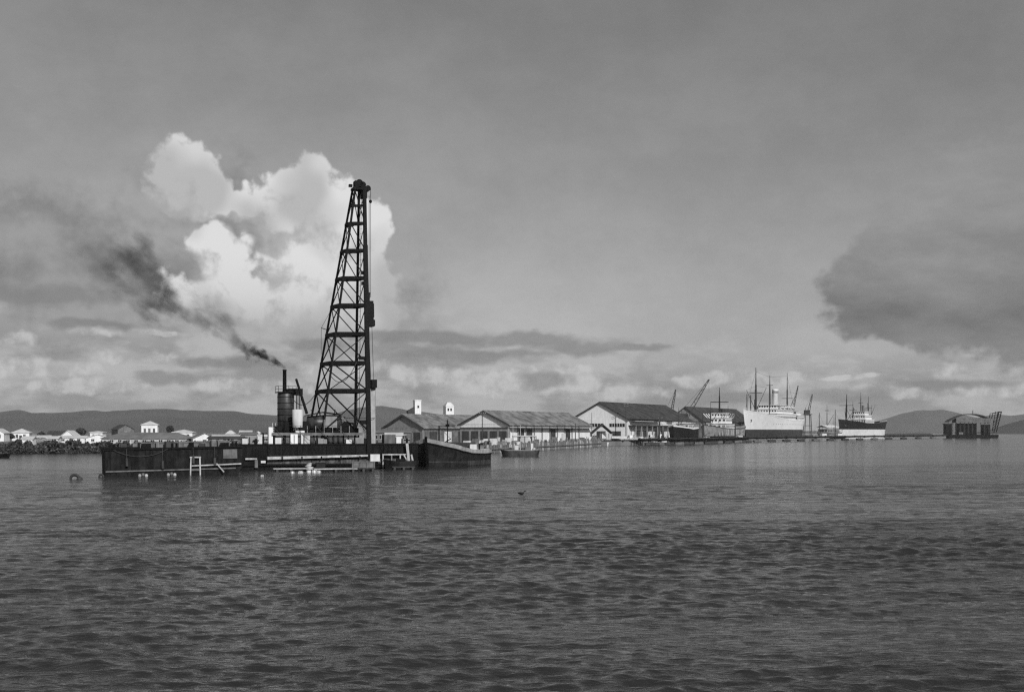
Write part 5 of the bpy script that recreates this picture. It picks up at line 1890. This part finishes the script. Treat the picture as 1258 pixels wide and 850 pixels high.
# skiff at the far left edge
sk = thing('skiff', 'dark skiff end showing at the left picture edge', 'boat', G(11, 232, 0), heading((0, 0), (-1, 0.1)))
HS = Hull(6.0, 1.7, [(0, 0.9), (0.3, 0.7), (1, 0.85)], 0.5, 0.4, 1.8, 0.2, 0.6, 0.15, 0.2)
HS.band(-0.3, 40).build('hull', M_HULL, sk, True)
HS.deck(0.2).build('thwart_deck', M_WOOD, sk)
MB().box2(-3.2, -2.9, -0.8, 0.8, 0.6, 0.75).build('thwart', M_WOOD, sk)


# ------------------------------------------------------------------ big dark lighter at the left
BY = math.radians(21)
bg_o = G(129.5, 137, 0)
M_BARGE = mat('tarred_barge_side', 0.013, 0.55, 0.8, 0.75, 0, 0.65, 0.03, spec=0.15)
ba = thing('hopper_barge', 'large dark flat-sided barge at the left, in front of the long shed', 'barge', bg_o, BY, None, -0.018)
BL = 15.2
MB().prism([(0, 0, -0.8), (BL - 1.2, 0, -0.8), (BL, 0, 0.6), (BL, 0, 2.86), (0, 0, 2.86)], (0, 8, 0)).build('hull', M_BARGE, ba)
MB().box2(-0.18, BL + 0.1, -0.18, 8.1, 2.862, 3.05).build('gunwale', M_STEEL, ba)
MB().box2(-0.3, 3.6, -0.26, 8.2, 3.052, 3.2).build('bow_coaming', M_STEEL, ba)
for k in range(7):
    x = 0.5 + k * 2.3
    MB().box2(x, x + 0.12, -0.10, -0.002, 0.2, 2.84).build('plate_seam', M_STEEL, ba)
MB().box2(0.02, BL - 0.8, -0.16, -0.004, 0.42, 0.56).build('rubbing_band', M_MID, ba)
MB().box2(3.9, 12.5, 1.6, 6.4, 3.055, 3.55).build('hatch_coaming', M_MID, ba)
for k in range(6):
    MB().box2(4.0 + k * 1.4, 5.35 + k * 1.4, 1.5, 6.5, 3.552, 3.66).build('hatch_board', M_WOOD, ba)
for x in (1.2, 7.6, 14.4):
    bo = MB()
    for s in (-0.22, 0.22):
        bo.tube((x + s, 0.5, 3.05), (x + s, 0.5, 3.55), 0.11, 0.11, 8)
    bo.build('bollard', M_STEEL, ba)
MB().box2(13.0, 14.6, -0.16, -0.01, 1.62, 2.7).build('pale_panel', M_MID, ba)
# hanging fenders, ropes and wear along the side
for (x, z0) in ((2.3, 1.5), (6.2, 1.1), (9.6, 1.6), (12.0, 1.3)):
    MB().tube((x, -0.32, z0 - 0.45), (x, -0.32, z0 + 0.45), 0.17, 0.15, 10).build('rope_fender', M_DARKG, ba)
    MB().tube((x, -0.3, z0 + 0.4), (x, -0.2, 3.0), 0.03, 0.03, 5).build('fender_rope', M_ROPE, ba)
MB().path(sag((0.9, -0.2, 2.9), (6.8, -0.2, 2.9), 0.8), 0.03, 5).build('mooring_rope', M_ROPE, ba)
MB().path(sag((14.4, 0.5, 3.5), (17.6, 16.4, 3.9), 0.6), 0.035, 5).build('mooring_rope', M_ROPE, ba)
for k in range(11):
    x = 0.8 + k * 1.25
    hh = random.uniform(0.25, 0.7)
    MB().box((x, random.uniform(0.6, 1.3), 3.06 + hh / 2), (random.uniform(0.3, 1.0), 0.5, hh), random.uniform(-0.4, 0.4)).build('deck_gear', random.choice((M_DARKG, M_MID, M_STEEL, M_WOOD)), ba)
MB().beam((9.4, -0.25, 0.9), (15.0, -0.4, 1.0), 0.12, 0.14).build('side_pole', M_PALE, ba)
MB().box2(12.6, 14.0, 1.3, 2.6, 3.06, 3.7).build('deck_box', M_MID, ba)
MB().beam((12.2, -0.4, 1.1), (13.0, -0.6, 0.1), 0.12, 0.12).build('side_strut', M_PALE, ba)

# pale trestle frame standing against the barge
tr = thing('timber_trestle', 'pale open timber trestle standing in the water against the dark barge', 'trestle', G(240, 140.2, 0), BY)
for s in (-0.5, 0.5):
    MB().beam((s * 1.12, 0, -0.4), (s, 0, 2.05), 0.15).build('post', M_PALE, tr)
MB().beam((-0.62, 0, 2.05), (0.62, 0, 2.05), 0.15).build('cap', M_PALE, tr)
MB().beam((-0.54, 0.09, 0.55), (0.54, 0.09, 0.55), 0.1).build('rail', M_WOOD, tr)


# plank work rafts in front of the pile driver
def raft(label, x, d, L, Wd, rz, nplank=5, dark=False):
    t = thing('work_raft', label, 'raft', G(x, d, 0), rz, 'work rafts beside the pile driver')
    for k in range(nplank):
        MB().box2(0, L, k * Wd / nplank + 0.02, (k + 1) * Wd / nplank - 0.02, 0.28, 0.40).build('plank', M_DARKG if dark else M_PALE, t)
    for k in range(3):
        MB().tube((L * (0.1 + 0.4 * k), -0.15, 0.12), (L * (0.1 + 0.4 * k), Wd + 0.15, 0.12), 0.17, 0.17, 8).build('log', M_DARKG, t)
    return t


raft('long pale plank raft in front of the pontoon', 386, 151.5, 5.4, 1.6, math.radians(17))
raft('narrow plank raft floating left of the long pale raft', 336, 152.5, 4.4, 1.0, math.radians(17))
r3 = raft('timber crib raft at the foot of the leader', 432, 153.8, 3.0, 1.5, math.radians(16), 5, True)
for k in range(4):
    MB().beam((0.1 + k * 0.93, 0.05, 0.4), (0.1 + k * 0.93, 0.05, 1.15), 0.12).build('post', M_WOOD, r3)
MB().beam((0, 0.05, 1.18), (3.0, 0.05, 1.18), 0.12).build('rail', M_MID, r3)
MB().box2(0.1, 2.9, 0.1, 0.16, 0.45, 1.1).build('board', M_MID, r3)
raft('dark raft alongside the lighter\'s bow', 482, 160, 3.0, 1.6, math.radians(12), 4, True)

# floats, drums and buoys
bu_n = [0]


def drum_float(label, x, d, r, L, m, rz=0.0):
    t = thing('float_drum', label, 'float', G(x, d, 0), rz, 'float drums by the rafts')
    MB().tube((-L / 2, 0, r * 0.35), (L / 2, 0, r * 0.35), r, r, 14).build('shell', m, t, True)
    for s in (-0.25, 0.25):
        MB().tube((s * L - 0.03, 0, r * 0.35), (s * L + 0.03, 0, r * 0.35), r * 1.06, r * 1.06, 14).build('hoop', M_MID, t)


for (lb, x, d, r, L, m, rz) in (
        ('small white float just left of the rafts', 359, 145.5, 0.2, 0.4, M_WHITE, 0.4), ('white float under the pontoon\'s pale timber', 369.5, 146, 0.22, 0.45, M_WHITE, 1.0),
        ('white drum at the raft\'s left corner', 379.5, 147.5, 0.25, 0.5, M_WHITE, 0.2), ('white drum pair member beside the raft', 386.5, 147.2, 0.27, 0.6, M_WHITE, 0.1),
        ('stubby white drum in front of the long pale raft', 391, 147.0, 0.24, 0.5, M_CREAM, 0.9), ('lone white float nearer than the rafts', 322, 135.5, 0.15, 0.3, M_CREAM, 0.0)):
    drum_float(lb, x, d, r, L, m, rz)
dk = thing('float_box', 'black square box standing on the long pale raft', 'box', G(390, 152.5, 0.40), math.radians(17))
MB().box2(-0.1, 1.0, 0.2, 1.0, 0, 0.62).build('body', M_BLACK, dk)
MB().box2(-0.14, 1.04, 0.16, 1.04, 0.622, 0.68).build('lid', M_STEEL, dk)
wk = thing('rope_heap', 'pale heap of canvas and rope at the raft\'s left end', 'rope heap', G(379.5, 152, 0.15), 0.2)
for k in range(5):
    rr_ = [[(math.cos(a) * q * (0.55 - 0.07 * k) + 0.12 * math.sin(k * 2.1), math.sin(a) * q * (0.5 - 0.06 * k), 0.1 + k * 0.17 + zz_) for a in [2 * PI * i / 14 for i in range(14)]] for (q, zz_) in ((0.7, 0), (1.0, 0.06), (1.0, 0.11), (0.7, 0.17))]
    MB().loft(rr_).build('coil', M_CREAM if k % 2 else M_PALE, wk, True)
for (lb, x, d) in (('white fender float touching the barge\'s waterline near its left end', 176, 136.2), ('white pair of floats near the barge\'s middle waterline', 211, 139.0)):
    t = thing('fender_float', lb, 'float', G(x, d, 0), 0.1, 'white floats along the barge')
    for k in range(3):
        MB().lathe((-0.38 + k * 0.36, 0, -0.12 + 0.1 * (k % 2)), [(0.05, 0), (0.16, 0.08), (0.19, 0.2), (0.15, 0.34), (0.05, 0.4)], 12).build('ball', M_PALE if k != 1 else M_MID, t, True)


def hoop_buoy(label, x, d, R, r, tail=True):
    t = thing('mooring_buoy', label, 'buoy', G(x, d, 0), 0.15, 'dark mooring buoys left of the barge')
    mb = MB()
    n1, n2 = 26, 10
    rings = []
    for i in range(n1):
        a = 2 * PI * i / n1
        rings.append([(math.cos(a) * (R + math.cos(b) * r), math.sin(b) * r, math.sin(a) * (R + math.cos(b) * r) + 0.05) for b in [2 * PI * j / n2 for j in range(n2)]])
    rings.append(rings[0])
    mb.loft(rings, True, False)
    mb.build('ring', M_DARKG, t, True)
    MB().tube((0, 0.08, 0.05), (0, 0.14, 0.05), R * 0.8, R * 0.8, 20).build('disc', M_GREY, t)
    if tail:
        MB().lathe((R * 1.15, 0, -0.2), [(0.3, 0), (0.32, 0.25), (0.18, 0.42), (0.03, 0.45)], 12).build('log_end', M_DARKG, t, True)


hoop_buoy('round dark ring buoy floating clear of the barge\'s left end', 92, 128.5, 0.42, 0.13)
hoop_buoy('small dark ring buoy touching the barge\'s left corner', 124.5, 134.5, 0.22, 0.1, False)

# moored dark work boat between pontoon and lighter
wbk = thing('work_boat', 'low black work boat squeezed between pontoon and bluff lighter', 'boat', G(474, 163, 0), heading((0, 0), (1, 0.2)))
HK = Hull(4.2, 1.9, [(0, 1.3), (0.4, 1.0), (1, 1.1)], 0.4, 0.35, 2.0, 0.2, 0.7, 0.15, 0.2)
HK.band(-0.3, 40).build('hull', M_BLACK, wbk, True)
HK.deck(0.3).build('deck', M_DARKG, wbk)
MB().box2(-2.6, -1.4, -0.5, 0.5, 0.7, 1.35).build('engine_cover', M_STEEL, wbk)
MB().box2(-3.6, -3.3, -0.6, 0.6, 0.7, 1.15).build('bench', M_DARKG, wbk)

# pale fender post pair at the pontoon's right end
fp = thing('fender_post', 'pale leaning fender timber between pontoon and lighter bow', 'fender', G(500.5, 165.5, 0), 0)
MB().beam((0.35, 0, -0.5), (-0.05, 0.1, 3.4), 0.34, 0.3).build('timber', M_PALE, fp)
MB().beam((1.1, -0.2, -0.5), (0.55, -0.1, 1.9), 0.22, 0.2).build('timber', M_CONC, fp)

# a seabird sitting on the water
bd = MB()
rr_ = []
for (x, r, z) in ((-0.30, 0.01, 0.14), (-0.22, 0.05, 0.11), (-0.08, 0.10, 0.09), (0.06, 0.11, 0.08), (0.16, 0.075, 0.11), (0.21, 0.05, 0.17), (0.235, 0.042, 0.24), (0.27, 0.048, 0.275), (0.32, 0.03, 0.27), (0.40, 0.008, 0.255)):
    rr_.append([(x, math.cos(a) * r, z + math.sin(a) * r) for a in [2 * PI * i / 12 for i in range(12)]])
bd.loft(rr_)
sb = bd.build('seabird', M_BLACK, None, True)
sb.location = G(640.5, 97, 0)
sb.rotation_euler = (0, 0, -0.1)
tag(sb, 'small dark seabird sitting alone on the open water', 'bird')


# ------------------------------------------------------------------ harbour air
hz_m = bpy.data.materials.new('harbour_haze')
hz_m.use_nodes = True
ht_ = hz_m.node_tree
ht_.nodes.clear()
hn = NT(ht_)
hv = hn.new('ShaderNodeVolumePrincipled')
hv.inputs['Color'].default_value = (0.9, 0.9, 0.9, 1)
hv.inputs['Density'].default_value = 0.00006
hv.inputs['Anisotropy'].default_value = 0.0
ho = hn.new('ShaderNodeOutputMaterial')
ht_.links.new(hv.outputs[0], ho.inputs['Volume'])
hz_ = MB().box2(-9500, 9500, -9500, 9500, -2.5, 150).build('haze', hz_m)
tag(hz_, 'thin pale harbour haze in the air', 'haze', None, 'stuff')
